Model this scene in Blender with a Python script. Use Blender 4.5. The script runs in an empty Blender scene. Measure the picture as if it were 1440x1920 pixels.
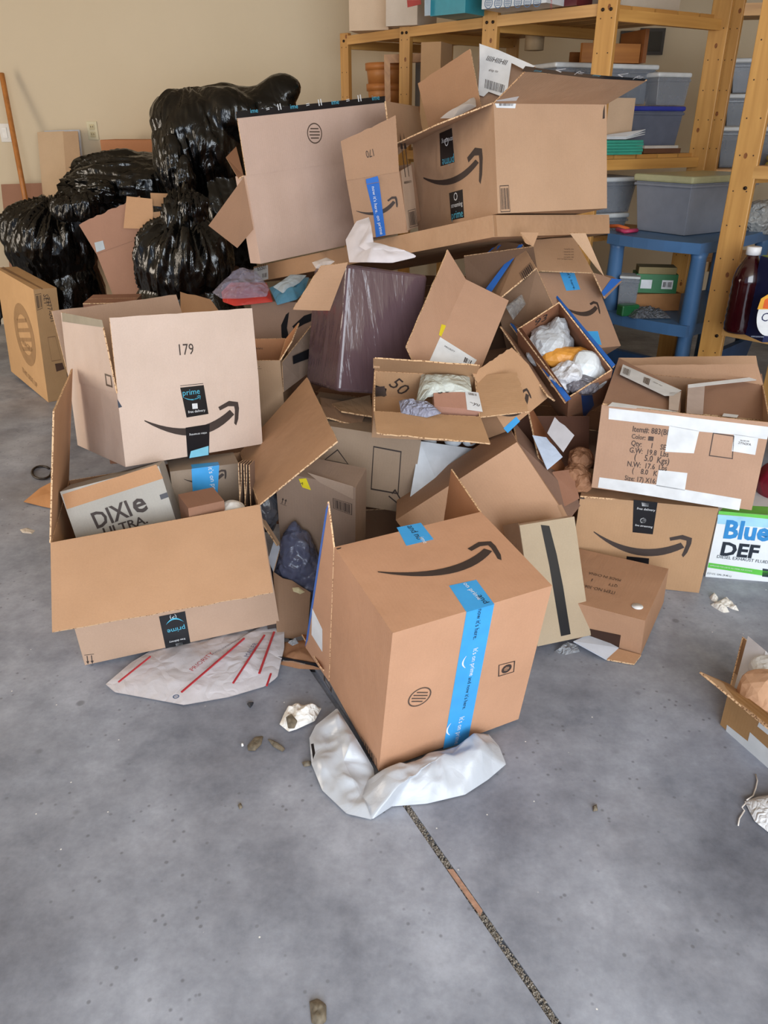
import bpy, bmesh, math, random
from mathutils import Vector, Matrix, noise
PI = math.pi
S = bpy.context.scene
COL = S.collection
# ------------------------------------------------------------------ camera
FPX, PITCH, CAMH = 1450.0, math.atan(0.5), 1.35
cd = bpy.data.cameras.new('camera'); cam = bpy.data.objects.new('camera', cd); COL.objects.link(cam)
cd.sensor_fit = 'VERTICAL'; cd.sensor_height = 24.0; cd.lens = FPX*24.0/1920.0; cd.clip_start = 0.05
cam.location = (0, 0, CAMH); cam.rotation_euler = (PI/2-PITCH, 0, 0)
S.camera = cam
# ------------------------------------------------------------------ daylight
w = bpy.data.worlds.new('sky'); S.world = w; w.use_nodes = True
bg = w.node_tree.nodes['Background']; bg.inputs[0].default_value = (0.60, 0.74, 1.0, 1); bg.inputs[1].default_value = 0.7
def area(name, loc, rot, sx, sy, power, col):
    l = bpy.data.lights.new(name, 'AREA'); l.shape = 'RECTANGLE'; l.size = sx; l.size_y = sy; l.energy = power; l.color = col
    o = bpy.data.objects.new(name, l); o.location = loc; o.rotation_euler = rot; COL.objects.link(o)
    return o
# the open garage doorway behind the camera, the only daylight in the room
area('doorway_daylight', (1.0, -2.35, 1.55), (math.radians(78), 0, math.radians(8)), 3.8, 2.3, 242, (0.87, 0.94, 1.0))
# a second, narrower doorway in the far left side, its light falls on the left wall and the tall carton
area('side_doorway_daylight', (-4.2, 2.6, 1.2), (PI/2, 0, -PI/2), 1.2, 2.0, 70, (1.0, 0.88, 0.74))
S.view_settings.view_transform = 'Standard'; S.view_settings.look = 'None'
S.view_settings.exposure = 0.0; S.view_settings.gamma = 1.0; S.view_settings.use_curve_mapping = False

# ------------------------------------------------------------------ geometry helpers
CAMP = Vector((0, 0, CAMH))
def ray(px, py):
    f = Vector((0, math.cos(PITCH), -math.sin(PITCH))); u = Vector((0, math.sin(PITCH), math.cos(PITCH)))
    return f*FPX + Vector((1, 0, 0))*(px-720) + u*(960-py)
def G(px, py, z=0.0):
    d = ray(px, py); return CAMP + d*((z-CAMH)/d.z)
def D(px, py, y):
    d = ray(px, py); return CAMP + d*(y/d.y)
def onplane(px, py, P, n):
    d = ray(px, py); return CAMP + d*((P-CAMP).dot(n)/d.dot(n))

# ------------------------------------------------------------------ materials
def lin(h):
    h = h.lstrip('#'); r = []
    for i in (0, 2, 4):
        c = int(h[i:i+2], 16)/255.0
        r.append(c/12.92 if c <= 0.04045 else ((c+0.055)/1.055)**2.4)
    return (r[0], r[1], r[2], 1.0)
MATS = {}
def newmat(name):
    m = bpy.data.materials.new(name); m.use_nodes = True
    nt = m.node_tree; b = nt.nodes['Principled BSDF']
    return m, nt, b
def N(nt, t, **k):
    n = nt.nodes.new(t)
    for a, v in k.items():
        if a.startswith('i_'): n.inputs[a[2:].replace('_', ' ')].default_value = v
        else: setattr(n, a, v)
    return n
def card(h, rough=0.75, wrinkle=0.25, coat=0.0):
    """printed or plain corrugated board: mottled paper colour, faint flutes, light dents"""
    key = ('card', h, rough, wrinkle, coat)
    if key in MATS: return MATS[key]
    m, nt, b = newmat('cardboard_'+h); L = nt.links
    uv = N(nt, 'ShaderNodeUVMap'); tc = N(nt, 'ShaderNodeTexCoord')
    n1 = N(nt, 'ShaderNodeTexNoise', i_Scale=7.0, i_Detail=5.0); L.new(tc.outputs['Object'], n1.inputs['Vector'])
    n2 = N(nt, 'ShaderNodeTexNoise', i_Scale=260.0, i_Detail=2.0); L.new(tc.outputs['Object'], n2.inputs['Vector'])
    c = lin(h); gm = (c[0]+c[1]+c[2])/3; c = tuple(max(0, gm+(x-gm)*0.84) for x in c[:3])+(1,); ramp = N(nt, 'ShaderNodeValToRGB')
    ramp.color_ramp.elements[0].position = 0.30; ramp.color_ramp.elements[1].position = 0.72
    ramp.color_ramp.elements[0].color = (c[0]*0.92, c[1]*0.91, c[2]*0.90, 1)
    ramp.color_ramp.elements[1].color = (min(1, c[0]*1.07), min(1, c[1]*1.07), min(1, c[2]*1.08), 1)
    mx = N(nt, 'ShaderNodeMath', operation='ADD'); m2 = N(nt, 'ShaderNodeMath', operation='MULTIPLY'); m2.inputs[1].default_value = 0.35
    m3 = N(nt, 'ShaderNodeMath', operation='MULTIPLY'); m3.inputs[1].default_value = 0.65
    L.new(n1.outputs['Fac'], m3.inputs[0]); L.new(n2.outputs['Fac'], m2.inputs[0]); L.new(m3.outputs[0], mx.inputs[0]); L.new(m2.outputs[0], mx.inputs[1])
    L.new(mx.outputs[0], ramp.inputs['Fac']); L.new(ramp.outputs['Color'], b.inputs['Base Color'])
    b.inputs['Roughness'].default_value = rough; b.inputs['Specular IOR Level'].default_value = 0.3
    if coat: b.inputs['Coat Weight'].default_value = coat; b.inputs['Coat Roughness'].default_value = 0.15
    wv = N(nt, 'ShaderNodeTexWave', i_Scale=36.0, i_Distortion=0.3); L.new(uv.outputs['UV'], wv.inputs['Vector'])
    bp = N(nt, 'ShaderNodeBump', i_Strength=0.10, i_Distance=0.0008); L.new(wv.outputs['Fac'], bp.inputs['Height'])
    n3 = N(nt, 'ShaderNodeTexNoise', i_Scale=9.0, i_Detail=3.0); L.new(tc.outputs['Object'], n3.inputs['Vector'])
    bp2 = N(nt, 'ShaderNodeBump', i_Strength=wrinkle, i_Distance=0.02); L.new(n3.outputs['Fac'], bp2.inputs['Height'])
    L.new(bp.outputs['Normal'], bp2.inputs['Normal']); L.new(bp2.outputs['Normal'], b.inputs['Normal'])
    MATS[key] = m; return m
def flute():
    """the cut edge of corrugated board: pale with dark cells"""
    if 'flute' in MATS: return MATS['flute']
    m, nt, b = newmat('board_cut_edge'); L = nt.links
    tc = N(nt, 'ShaderNodeTexCoord'); n = N(nt, 'ShaderNodeTexVoronoi', i_Scale=170.0); L.new(tc.outputs['Object'], n.inputs['Vector'])
    r = N(nt, 'ShaderNodeValToRGB'); r.color_ramp.elements[0].color = lin('8a6243'); r.color_ramp.elements[1].color = lin('d9b48c')
    r.color_ramp.elements[0].position = 0.25; r.color_ramp.elements[1].position = 0.5
    L.new(n.outputs['Distance'], r.inputs['Fac']); L.new(r.outputs['Color'], b.inputs['Base Color']); b.inputs['Roughness'].default_value = 0.9
    MATS['flute'] = m; return m
def plain(h, rough=0.6, metal=0.0, var=0.06, bump=0.0, bscale=20.0, trans=0.0, alpha=1.0, coat=0.0, sheen=0.0, ior=1.45):
    key = ('plain', h, rough, metal, var, bump, bscale, trans, alpha, coat)
    if key in MATS: return MATS[key]
    m, nt, b = newmat('surface_'+h); L = nt.links; c = lin(h)
    tc = N(nt, 'ShaderNodeTexCoord'); n = N(nt, 'ShaderNodeTexNoise', i_Scale=bscale, i_Detail=4.0); L.new(tc.outputs['Object'], n.inputs['Vector'])
    r = N(nt, 'ShaderNodeValToRGB')
    r.color_ramp.elements[0].color = tuple(x*(1-var*2) for x in c[:3])+(1,); r.color_ramp.elements[1].color = tuple(min(1, x*(1+var)) for x in c[:3])+(1,)
    r.color_ramp.elements[0].position = 0.3; r.color_ramp.elements[1].position = 0.7
    L.new(n.outputs['Fac'], r.inputs['Fac']); L.new(r.outputs['Color'], b.inputs['Base Color'])
    b.inputs['Roughness'].default_value = rough; b.inputs['Metallic'].default_value = metal; b.inputs['IOR'].default_value = ior
    if trans: b.inputs['Transmission Weight'].default_value = trans
    if alpha < 1: b.inputs['Alpha'].default_value = alpha
    if coat: b.inputs['Coat Weight'].default_value = coat; b.inputs['Coat Roughness'].default_value = 0.1
    if bump:
        bp = N(nt, 'ShaderNodeBump', i_Strength=bump, i_Distance=0.01); L.new(n.outputs['Fac'], bp.inputs['Height']); L.new(bp.outputs['Normal'], b.inputs['Normal'])
    MATS[key] = m; return m
def creased(h, rough=0.3, scale=5.0, strength=0.8, stretch=(1, 1, 1), alpha=1.0, trans=0.0, dist=0.03, vw=1.0):
    """crumpled film or paper: ridged bump"""
    key = ('creased', h, rough, scale, strength, stretch, alpha, trans, vw)
    if key in MATS: return MATS[key]
    m, nt, b = newmat('creased_'+h); L = nt.links
    tc = N(nt, 'ShaderNodeTexCoord'); mp = N(nt, 'ShaderNodeMapping'); mp.inputs['Scale'].default_value = stretch
    L.new(tc.outputs['Object'], mp.inputs['Vector'])
    nz = N(nt, 'ShaderNodeTexNoise', i_Scale=scale*0.8, i_Detail=3.0); L.new(mp.outputs['Vector'], nz.inputs['Vector'])
    mixv = N(nt, 'ShaderNodeMixRGB'); mixv.inputs[0].default_value = 0.35; L.new(mp.outputs['Vector'], mixv.inputs[1]); L.new(nz.outputs['Color'], mixv.inputs[2])
    v = N(nt, 'ShaderNodeTexVoronoi', feature='DISTANCE_TO_EDGE', i_Scale=scale*1.7); L.new(mixv.outputs[0], v.inputs['Vector'])
    n2 = N(nt, 'ShaderNodeTexNoise', i_Scale=scale, i_Detail=6.0, i_Roughness=0.55); L.new(mixv.outputs[0], n2.inputs['Vector'])
    ad = N(nt, 'ShaderNodeMath', operation='ADD'); vm = N(nt, 'ShaderNodeMath', operation='MULTIPLY'); vm.inputs[1].default_value = vw; L.new(v.outputs['Distance'], vm.inputs[0]); L.new(vm.outputs[0], ad.inputs[0]); L.new(n2.outputs['Fac'], ad.inputs[1])
    bp = N(nt, 'ShaderNodeBump', i_Strength=strength, i_Distance=dist); L.new(ad.outputs[0], bp.inputs['Height']); L.new(bp.outputs['Normal'], b.inputs['Normal'])
    b.inputs['Base Color'].default_value = lin(h); b.inputs['Roughness'].default_value = rough
    if alpha < 1: b.inputs['Alpha'].default_value = alpha
    if trans: b.inputs['Transmission Weight'].default_value = trans
    MATS[key] = m; return m
def pine(h='c99a5e', sc=1.0):
    key = ('pine', h, sc)
    if key in MATS: return MATS[key]
    m, nt, b = newmat('pine_'+h); L = nt.links; c = lin(h)
    uv = N(nt, 'ShaderNodeUVMap'); mp = N(nt, 'ShaderNodeMapping'); mp.inputs['Scale'].default_value = (30*sc, 2.0, 1); L.new(uv.outputs['UV'], mp.inputs['Vector'])
    n = N(nt, 'ShaderNodeTexNoise', i_Scale=1.0, i_Detail=4.0, i_Distortion=0.6); L.new(mp.outputs['Vector'], n.inputs['Vector'])
    r = N(nt, 'ShaderNodeValToRGB'); r.color_ramp.elements[0].position = 0.3; r.color_ramp.elements[1].position = 0.7
    r.color_ramp.elements[0].color = (c[0]*0.8, c[1]*0.72, c[2]*0.62, 1); r.color_ramp.elements[1].color = (min(1, c[0]*1.12), min(1, c[1]*1.12), min(1, c[2]*1.1), 1)
    L.new(n.outputs['Fac'], r.inputs['Fac']); L.new(r.outputs['Color'], b.inputs['Base Color']); b.inputs['Roughness'].default_value = 0.45
    MATS[key] = m; return m

# ------------------------------------------------------------------ object helpers
def link(name, me, parent=None, loc=(0, 0, 0)):
    o = bpy.data.objects.new(name, me); COL.objects.link(o); o.location = loc
    if parent is not None: o.parent = parent
    return o
def mesh(name, verts, faces, mats, parent=None, mi=None, uvs=None, smooth=False, origin=None):
    """world-space verts -> object whose origin is the parent's (or its own base)"""
    verts = [Vector(v) for v in verts]
    if parent is not None: org = Vector(parent['_o'])
    elif origin is not None: org = Vector(origin)
    else:
        org = sum(verts, Vector())/len(verts); org.z = min(v.z for v in verts)
    me = bpy.data.meshes.new(name); me.from_pydata([tuple(v-org) for v in verts], [], faces)
    if not isinstance(mats, (list, tuple)): mats = [mats]
    for m in mats: me.materials.append(m)
    if mi:
        for p, k in zip(me.polygons, mi): p.material_index = k
    if smooth:
        for p in me.polygons: p.use_smooth = True
    if uvs:
        ul = me.uv_layers.new(name='UVMap')
        for p in me.polygons:
            for li in p.loop_indices: ul.data[li].uv = uvs[p.index][li-p.loop_start]
    me.update()
    sub = parent is not None and parent.type != 'EMPTY'
    o = link(name, me, parent, (0, 0, 0) if parent is not None else org)
    if parent is not None: o['_o'] = tuple(parent['_o'])
    else: o['_o'] = tuple(org)
    return o
def thing(name, label, cat, loc, group=None):
    o = bpy.data.objects.new(name, None); COL.objects.link(o); o.location = loc; o.empty_display_size = 0.05
    o['_o'] = tuple(loc); o['label'] = label; o['category'] = cat
    if group: o['group'] = group
    return o
def tag(o, label, cat, group=None, kind=None):
    if label: o['label'] = label
    if cat: o['category'] = cat
    if group: o['group'] = group
    if kind: o['kind'] = kind
    return o
def cube_faces(): return [(0, 3, 2, 1), (4, 5, 6, 7), (0, 1, 5, 4), (1, 2, 6, 5), (2, 3, 7, 6), (3, 0, 4, 7)]
def cuboid(name, c, dims, mats, parent=None, yaw=0.0, M=None, mi=None, bevel=0.0, ddeg=0):
    """c: centre of the base; dims w,d,h; M optional 3x3 rotation"""
    R = M if M is not None else Matrix.Rotation(yaw, 3, 'Z'); c = Vector(c); w_, d_, h_ = dims
    P = [(-1, -1, 0), (1, -1, 0), (1, 1, 0), (-1, 1, 0), (-1, -1, 1), (1, -1, 1), (1, 1, 1), (-1, 1, 1)]
    vs = [c + R @ Vector((p[0]*w_/2, p[1]*d_/2, p[2]*h_)) for p in P]
    uv = []
    for f in cube_faces():
        loc = [Vector((P[i][0]*w_/2, P[i][1]*d_/2, P[i][2]*h_)) for i in f]
        rng = [max(l[a] for l in loc)-min(l[a] for l in loc) for a in range(3)]
        ax = [a for a in range(3) if a != rng.index(min(rng))]
        ax.sort(key=lambda a: dims[a])                      # U across the grain, V along the longest side
        uv.append([(l[ax[0]], l[ax[1]]) for l in loc])
    o = mesh(name, vs, cube_faces(), mats, parent, uvs=uv, mi=mi)
    if bevel:
        b = o.modifiers.new('bevel', 'BEVEL'); b.width = bevel; b.segments = 2; b.limit_method = 'ANGLE'
    return o
def slab(name, quad, t, mats, parent=None, bend=0.0, seg=1, jag=0.0, seed=0, mi=None):
    """quad a,b (hinge) c,d (outer, c beyond b) as a board of thickness t, bent and with a torn outer edge"""
    a, b, c, d = [Vector(q) for q in quad]
    n = ((b-a).cross(d-a)).normalized(); nu = max(1, seg*2) if (jag or bend) else 1; nv = max(1, seg)
    rnd = random.Random(seed); vs = []; uvc = []
    for side in (0.5, -0.5):
        for j in range(nv+1):
            for i in range(nu+1):
                s, r = i/nu, j/nv
                p = (a*(1-s)+b*s)*(1-r)+(d*(1-s)+c*s)*r
                if bend: p = p + n*(bend*r*r)
                if jag and j == nv: p = p + (d-a).normalized()*(noise.noise(Vector((i*1.7+seed*3.1, seed, 0)))*jag)
                vs.append(p+n*t*side); uvc.append((s*(b-a).length, r*(d-a).length))
    K = (nu+1)*(nv+1); idx = lambda i, j, k: k*K+j*(nu+1)+i
    fs = []; m_ = []
    for j in range(nv):
        for i in range(nu):
            fs.append((idx(i, j, 0), idx(i+1, j, 0), idx(i+1, j+1, 0), idx(i, j+1, 0))); m_.append(0)
            fs.append((idx(i, j, 1), idx(i, j+1, 1), idx(i+1, j+1, 1), idx(i+1, j, 1))); m_.append(1)
    for i in range(nu):
        fs.append((idx(i, 0, 0), idx(i, 0, 1), idx(i+1, 0, 1), idx(i+1, 0, 0))); m_.append(2)
        fs.append((idx(i, nv, 0), idx(i+1, nv, 0), idx(i+1, nv, 1), idx(i, nv, 1))); m_.append(2)
    for j in range(nv):
        fs.append((idx(0, j, 0), idx(0, j+1, 0), idx(0, j+1, 1), idx(0, j, 1))); m_.append(2)
        fs.append((idx(nu, j, 0), idx(nu, j, 1), idx(nu, j+1, 1), idx(nu, j+1, 0))); m_.append(2)
    uv = [[uvc[k % K] for k in f] for f in fs]
    k = len(mats) if isinstance(mats, (list, tuple)) else 1
    return mesh(name, vs, fs, mats, parent, mi=m_ if k > 2 else ([min(x, k-1) for x in m_] if k > 1 else None), uvs=uv)

AX = {'x': 0, 'y': 1, 'z': 2}
class Box: pass
def carton(key, name, label, cat='box', col='c49a74', inn='b98a60', openf=None, t=0.004, ext=None, flaps=(), group=None, coat=0.0, wr=0.25, fit=None, jag=0.004, seams=()):
    """a folded carton from its fitted pose; returns the planes its prints are laid on"""
    f = fit or FIT[key]; dm = list(f['d']); R = Matrix(f['R']); T = Vector(f['t'])
    if ext:                                                   # lengthen the carton on sides nothing in view ends
        for s, v in ext.items():
            a = AX[s[1]]; sg = 1 if s[0] == '+' else -1
            e = Vector((0, 0, 0)); e[a] = sg*v/2; T = T + R @ e; dm[a] += v
    mo, mi_, me_ = card(col, wrinkle=wr, coat=coat), card(inn, wrinkle=wr), flute()
    h = Vector(dm)/2
    cs = [Vector((sx*h.x, sy*h.y, sz*h.z)) for sz in (-1, 1) for sx, sy in ((-1, -1), (1, -1), (1, 1), (-1, 1))]
    low = min((R @ c + T).z for c in cs); base = T.copy(); base.z = low
    B = Box(); B.root = thing(name, label, cat, tuple(base), group); B.T = T; B.R = R; B.dm = dm; B.t = t; B.planes = {}
    FS = {'-z': (0, 3, 2, 1), '+z': (4, 5, 6, 7), '-y': (0, 1, 5, 4), '+x': (1, 2, 6, 5), '+y': (2, 3, 7, 6), '-x': (3, 0, 4, 7)}
    def uvf(k, vv):
        a = AX[k[1]]; ax = [i for i in range(3) if i != a]
        if a == 2: ax = [0, 1]
        return [(v[ax[0]], v[ax[1]]) for v in vv]
    vs = [R @ c + T for c in cs]; fs = []; mi = []; uv = []
    for k, q in FS.items():
        if k == openf: continue
        fs.append(q); mi.append(0); uv.append(uvf(k, [cs[i] for i in q]))
    if openf:
        a = AX[openf[1]]; sg = 1 if openf[0] == '+' else -1
        ci = []
        for c in cs:
            q = Vector([c[i]-math.copysign(t, c[i]) for i in range(3)])
            if (c[a] > 0) == (sg > 0): q[a] = c[a]
            ci.append(q)
        vs += [R @ c + T for c in ci]
        for k, q in FS.items():
            if k == openf:
                for i in range(4):
                    u, v = q[i], q[(i+1) % 4]
                    fs.append((u, v, v+8, u+8)); mi.append(2); uv.append([(0, 0)]*4)
            else:
                fs.append(tuple(x+8 for x in reversed(q))); mi.append(1); uv.append(uvf(k, [cs[i] for i in reversed(q)]))
    B.body = mesh('carton_body', vs, fs, [mo, mi_, me_], B.root, mi=mi, uvs=uv)
    for k in FS:
        a = AX[k[1]]; n = Vector((0, 0, 0)); n[a] = 1 if k[0] == '+' else -1
        p = Vector((0, 0, 0)); p[a] = n[a]*h[a]
        nw = R.inverted().transposed() @ n; nw.normalize()
        B.planes[k] = (R @ p + T, nw, 0.0)
        B.planes['in'+k] = (R @ p + T - nw*t, -nw, 0.0)
    for fl_ in (list(f.get('f', [])) + list(flaps)):
        of, sd, phi, Lg, ia, ib, dL = fl_[:7]; opt = fl_[7] if len(fl_) > 7 else {}
        fa = AX[of[1]]; sa = AX[sd[1]]; ha = 3-fa-sa
        n = Vector((0, 0, 0)); n[fa] = 1 if of[0] == '+' else -1
        s = Vector((0, 0, 0)); s[sa] = 1 if sd[0] == '+' else -1
        hh = Vector((0, 0, 0)); hh[ha] = 1
        c0 = n*h[fa] + s*h[sa]; o_ = n*math.cos(phi)+s*math.sin(phi)
        q = [c0-hh*h[ha]*0.995, c0+hh*h[ha]*0.995, c0+hh*(h[ha]-ib)+o_*(Lg-dL), c0-hh*(h[ha]-ia)+o_*(Lg+dL)]
        q = [R @ v + T for v in q]
        fn = ((q[1]-q[0]).cross(q[3]-q[0])).normalized()
        outer = R @ (s*math.cos(phi)-n*math.sin(phi))          # side of the flap that carries the outer print
        mats = [mo, mi_, me_] if fn.dot(outer) > 0 else [mi_, mo, me_]
        bend = opt.get('bend', 0.0); jg = opt.get('jag', jag)
        ob = slab('flap', q, t, mats, B.root, bend=bend, seg=8, jag=jg, seed=len(B.planes)+len(label))
        B.planes['f'+sd] = (q[0], fn, t/2)
    return B
def _pl(B, face):
    P, n, off = B.planes[face]; n = n.copy()
    if n.dot(CAMP-P) < 0 and (face.startswith('f')): n = -n
    return P+n*(off+0.0008), n
def decal(B, face, pts, mat, name='print', lift=0.0, parent=None, t=0.0004):
    """a flat print or tape laid on a carton face, outlined by where its corners are seen"""
    P, n = _pl(B, face); P = P+n*lift
    q = [onplane(x, y, P, n) for x, y in pts]
    nn = sum(((q[i]-q[0]).cross(q[i+1]-q[0]) for i in range(1, len(q)-1)), Vector())
    if nn.dot(n) < 0: q.reverse()
    k = len(q); vs = q+[v-n*t for v in q]
    fs = [tuple(range(k)), tuple(range(2*k-1, k-1, -1))]+[(i, k+i, k+(i+1) % k, (i+1) % k) for i in range(k)]
    fs = [fs[0], fs[1]]+[tuple(reversed(f)) for f in fs[2:]]
    uvs = []
    for f in fs: uvs.append([((vs[i]-q[0]).dot((q[1]-q[0]).normalized()), (vs[i]-q[0]).dot(n.cross(q[1]-q[0]).normalized())) for i in f])
    return mesh(name, vs, fs, mat, parent or B.root, uvs=uvs)
def bez(a, b, c, n=10):
    return [((1-t)**2*a[0]+2*t*(1-t)*b[0]+t*t*c[0], (1-t)**2*a[1]+2*t*(1-t)*b[1]+t*t*c[1]) for t in [i/n for i in range(n+1)]]
def frame2(B, face, p0, p1, lift=0.0, nudge=None):
    P, n = _pl(B, face); P = P+n*lift
    a = onplane(*p0, P, n); b = onplane(*p1, P, n); x = (b-a); L_ = x.length; x.normalize(); y = n.cross(x).normalized()
    return a, x, y, L_, n
def smile(B, face, p0, p1, mat, sy=1.0, name='curved_arrow_print'):
    a, x, y, L_, n = frame2(B, face, p0, p1)
    lo = bez((0, 0), (0.52, -0.40*sy), (0.945, -0.075*sy), 14); hi = bez((0, 0.012), (0.50, -0.27*sy), (0.90, -0.02*sy), 14)
    vs = []; fs = []
    for p in lo: vs.append(p)
    for p in hi: vs.append(p)
    k = len(lo)
    for i in range(k-1): fs.append((i, i+1, k+i+1, k+i))
    out = [(0.775, 0.025), (0.90, 0.070), (1.0, 0.045), (1.005, -0.02), (0.985, -0.13), (0.955, -0.19)]
    inn = [(0.79, -0.012), (0.885, 0.018), (0.952, 0.008), (0.957, -0.03), (0.945, -0.115), (0.935, -0.165)]
    b0 = len(vs); vs += out+inn; m = len(out)
    for i in range(m-1): fs.append((b0+m+i, b0+m+i+1, b0+i+1, b0+i))
    W = [a+x*(p[0]*L_)+y*(p[1]*L_) for p in vs]
    return mesh(name, W, fs, mat, B.root)
_txt = {}
def glyphs(s, bold=0.0):
    if (s, bold) in _txt: return _txt[s, bold]
    c = bpy.data.curves.new('t', 'FONT'); c.body = s; c.resolution_u = 2; c.offset = bold
    o = bpy.data.objects.new('t', c); COL.objects.link(o)
    me = bpy.data.meshes.new_from_object(o.evaluated_get(bpy.context.evaluated_depsgraph_get()) if False else o)
    vs = [tuple(v.co) for v in me.vertices]; fs = [tuple(p.vertices) for p in me.polygons]
    bpy.data.objects.remove(o); bpy.data.curves.remove(c); bpy.data.meshes.remove(me)
    x0 = min(v[0] for v in vs); x1 = max(v[0] for v in vs); y1 = max(v[1] for v in vs)
    _txt[s, bold] = (vs, fs, x0, x1, y1); return _txt[s, bold]
def text(B, face, s, p0, p1, mat, hpx=None, lift=0.0006, name='lettering', bold=0.0, parent=None, hs=1.0):
    """s laid from pixel p0 to p1 on a face; hs stretches the letters' height"""
    vs, fs, x0, x1, y1 = glyphs(s, bold); a, x, y, L_, n = frame2(B, face, p0, p1, lift)
    k = L_/(x1-x0)
    W = [a+x*((v[0]-x0)*k)+y*(v[1]*k*hs) for v in vs]
    return mesh(name, W, fs, mat, parent or B.root)
def ring(B, face, c, r, mat, w=0.12, name='round_stamp'):
    a, x, y, L_, n = frame2(B, face, c, (c[0]+r, c[1])); vs = []; fs = []
    for i in range(24):
        an = 2*PI*i/24
        for q in (1.0, 1-w): vs.append(a+(x*math.cos(an)+y*math.sin(an))*L_*q)
    for i in range(24):
        j = (i+1) % 24; fs.append((2*i, 2*j, 2*j+1, 2*i+1))
    for t_ in (0.45, 0.15, -0.15, -0.45):                       # the lines of small lettering inside the ring
        b0 = len(vs); ww = math.sqrt(max(0, 0.7**2-t_*t_))
        vs += [a+x*(-ww*L_)+y*(t_-0.06)*L_, a+x*(ww*L_)+y*(t_-0.06)*L_, a+x*(ww*L_)+y*(t_+0.06)*L_, a+x*(-ww*L_)+y*(t_+0.06)*L_]
        fs.append((b0, b0+1, b0+2, b0+3))
    return mesh(name, vs, fs, mat, B.root)
def barcode(B, face, q, mat, n=12, seed=1, frame=True, name='barcode', lift=0.0005):
    """q: four pixels a,b,c,d; bars run from side ab to side dc"""
    P, nn = _pl(B, face); P = P+nn*lift
    a, b, c, d = [onplane(x, y, P, nn) for x, y in q]; rnd = random.Random(seed); vs = []; fs = []
    def quad(u0, u1, v0, v1):
        k = len(vs)
        for u, v in ((u0, v0), (u1, v0), (u1, v1), (u0, v1)): vs.append((a*(1-u)+b*u)*(1-v)+(d*(1-u)+c*u)*v)
        fs.append((k, k+1, k+2, k+3))
    m0, m1 = (0.08, 0.92) if frame else (0.0, 1.0)
    for i in range(n):
        u = m0+(m1-m0)*(i+0.2)/n; quad(u, u+(m1-m0)/n*rnd.uniform(0.25, 0.7), 0.1, 0.9)
    if frame:
        e = 0.03; quad(0, 1, 0, e); quad(0, 1, 1-e, 1); quad(0, e, 0, 1); quad(1-e, 1, 0, 1)
    if (b-a).cross(d-a).dot(nn) < 0: fs = [tuple(reversed(f)) for f in fs]
    return mesh(name, vs, fs, mat, B.root)
def outline(B, face, pts, mat, wpx=2.2, name='printed_frame'):
    P, n = _pl(B, face); q = [onplane(x, y, P, n) for x, y in pts]; c = sum(q, Vector())/len(q)
    r = onplane(pts[0][0]+wpx, pts[0][1], P, n); wd = (r-q[0]).length
    inn = [v+(c-v).normalized()*wd*1.4 for v in q]; k = len(q)
    return mesh(name, q+inn, [(i, (i+1) % k, k+(i+1) % k, k+i) for i in range(k)], mat, B.root)
def uparrows(B, face, p0, p1, mat, n=2):
    a, x, y, L_, nn = frame2(B, face, p0, p1); vs = []; fs = []
    def poly(ps):
        k = len(vs); vs.extend(a+x*p[0]*L_+y*p[1]*L_ for p in ps); fs.append(tuple(range(k, k+len(ps))))
    poly([(0, 0), (1, 0), (1, 0.06), (0, 0.06)])
    for i in range(n):
        c = 0.27+0.46*i
        poly([(c-0.05, 0.16), (c+0.05, 0.16), (c+0.05, 0.95), (c-0.05, 0.95)]); poly([(c-0.17, 0.85), (c+0.17, 0.85), (c, 1.25)])
    return mesh('handling_arrows', vs, fs, mat, B.root)
# soft and crumpled shapes -------------------------------------------------
def rid(p): return 1-abs(noise.noise(p))*2
def pillow(name, pts, h, amp, freq, mat, parent=None, up=(0, 0, 1), seed=0, rings=14, sides=72, flat=0.15, curl=0.0, uvs=False, bottom=True):
    """a lump of film or paper inside a closed outline pts (world), h thick, with crumple amp"""
    pts = [Vector(p) for p in pts]; up = Vector(up).normalized(); c = sum(pts, Vector())/len(pts)
    L_ = [(pts[(i+1) % len(pts)]-pts[i]).length for i in range(len(pts))]; tot = sum(L_); B_ = []
    for k in range(sides):
        s = tot*k/sides; i = 0
        while s > L_[i]: s -= L_[i]; i = (i+1) % len(L_)
        B_.append(pts[i].lerp(pts[(i+1) % len(pts)], s/L_[i]))
    off = Vector((seed*7.3, seed*3.1, seed*1.7)); vs = []; fs = []
    def P(r, k, top):
        q = c+(B_[k]-c)*r; prof = (1-r**3)*(1-flat)+flat*(1-r)
        a = rid((q+off)*freq)*0.6+noise.noise((q-off)*freq*2.3)*0.5+rid((q+off*2)*freq*3.1)*0.22
        if top: return q+up*(h*prof*(0.75+0.3*noise.noise((q+off)*freq*0.6))+amp*a*(1-r**6)*min(1, 0.35+prof))+up*(curl*r**4)
        return q+up*0.0004+up*(curl*r**4)
    for top in ((1, 0) if bottom else (1,)):
        b0 = len(vs); vs.append(P(0, 0, top))
        for j in range(1, rings+1):
            for k in range(sides): vs.append(P(j/rings, k, top))
        for k in range(sides):
            k2 = (k+1) % sides; f = (b0, b0+1+k, b0+1+k2); fs.append(f if top else f[::-1])
            for j in range(1, rings):
                f = (b0+1+(j-1)*sides+k, b0+1+j*sides+k, b0+1+j*sides+k2, b0+1+(j-1)*sides+k2); fs.append(f if top else f[::-1])
    uv = [[(vs[i].x, vs[i].y) for i in f] for f in fs]
    return mesh(name, vs, fs, mat, parent, smooth=True, uvs=uv)
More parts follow.
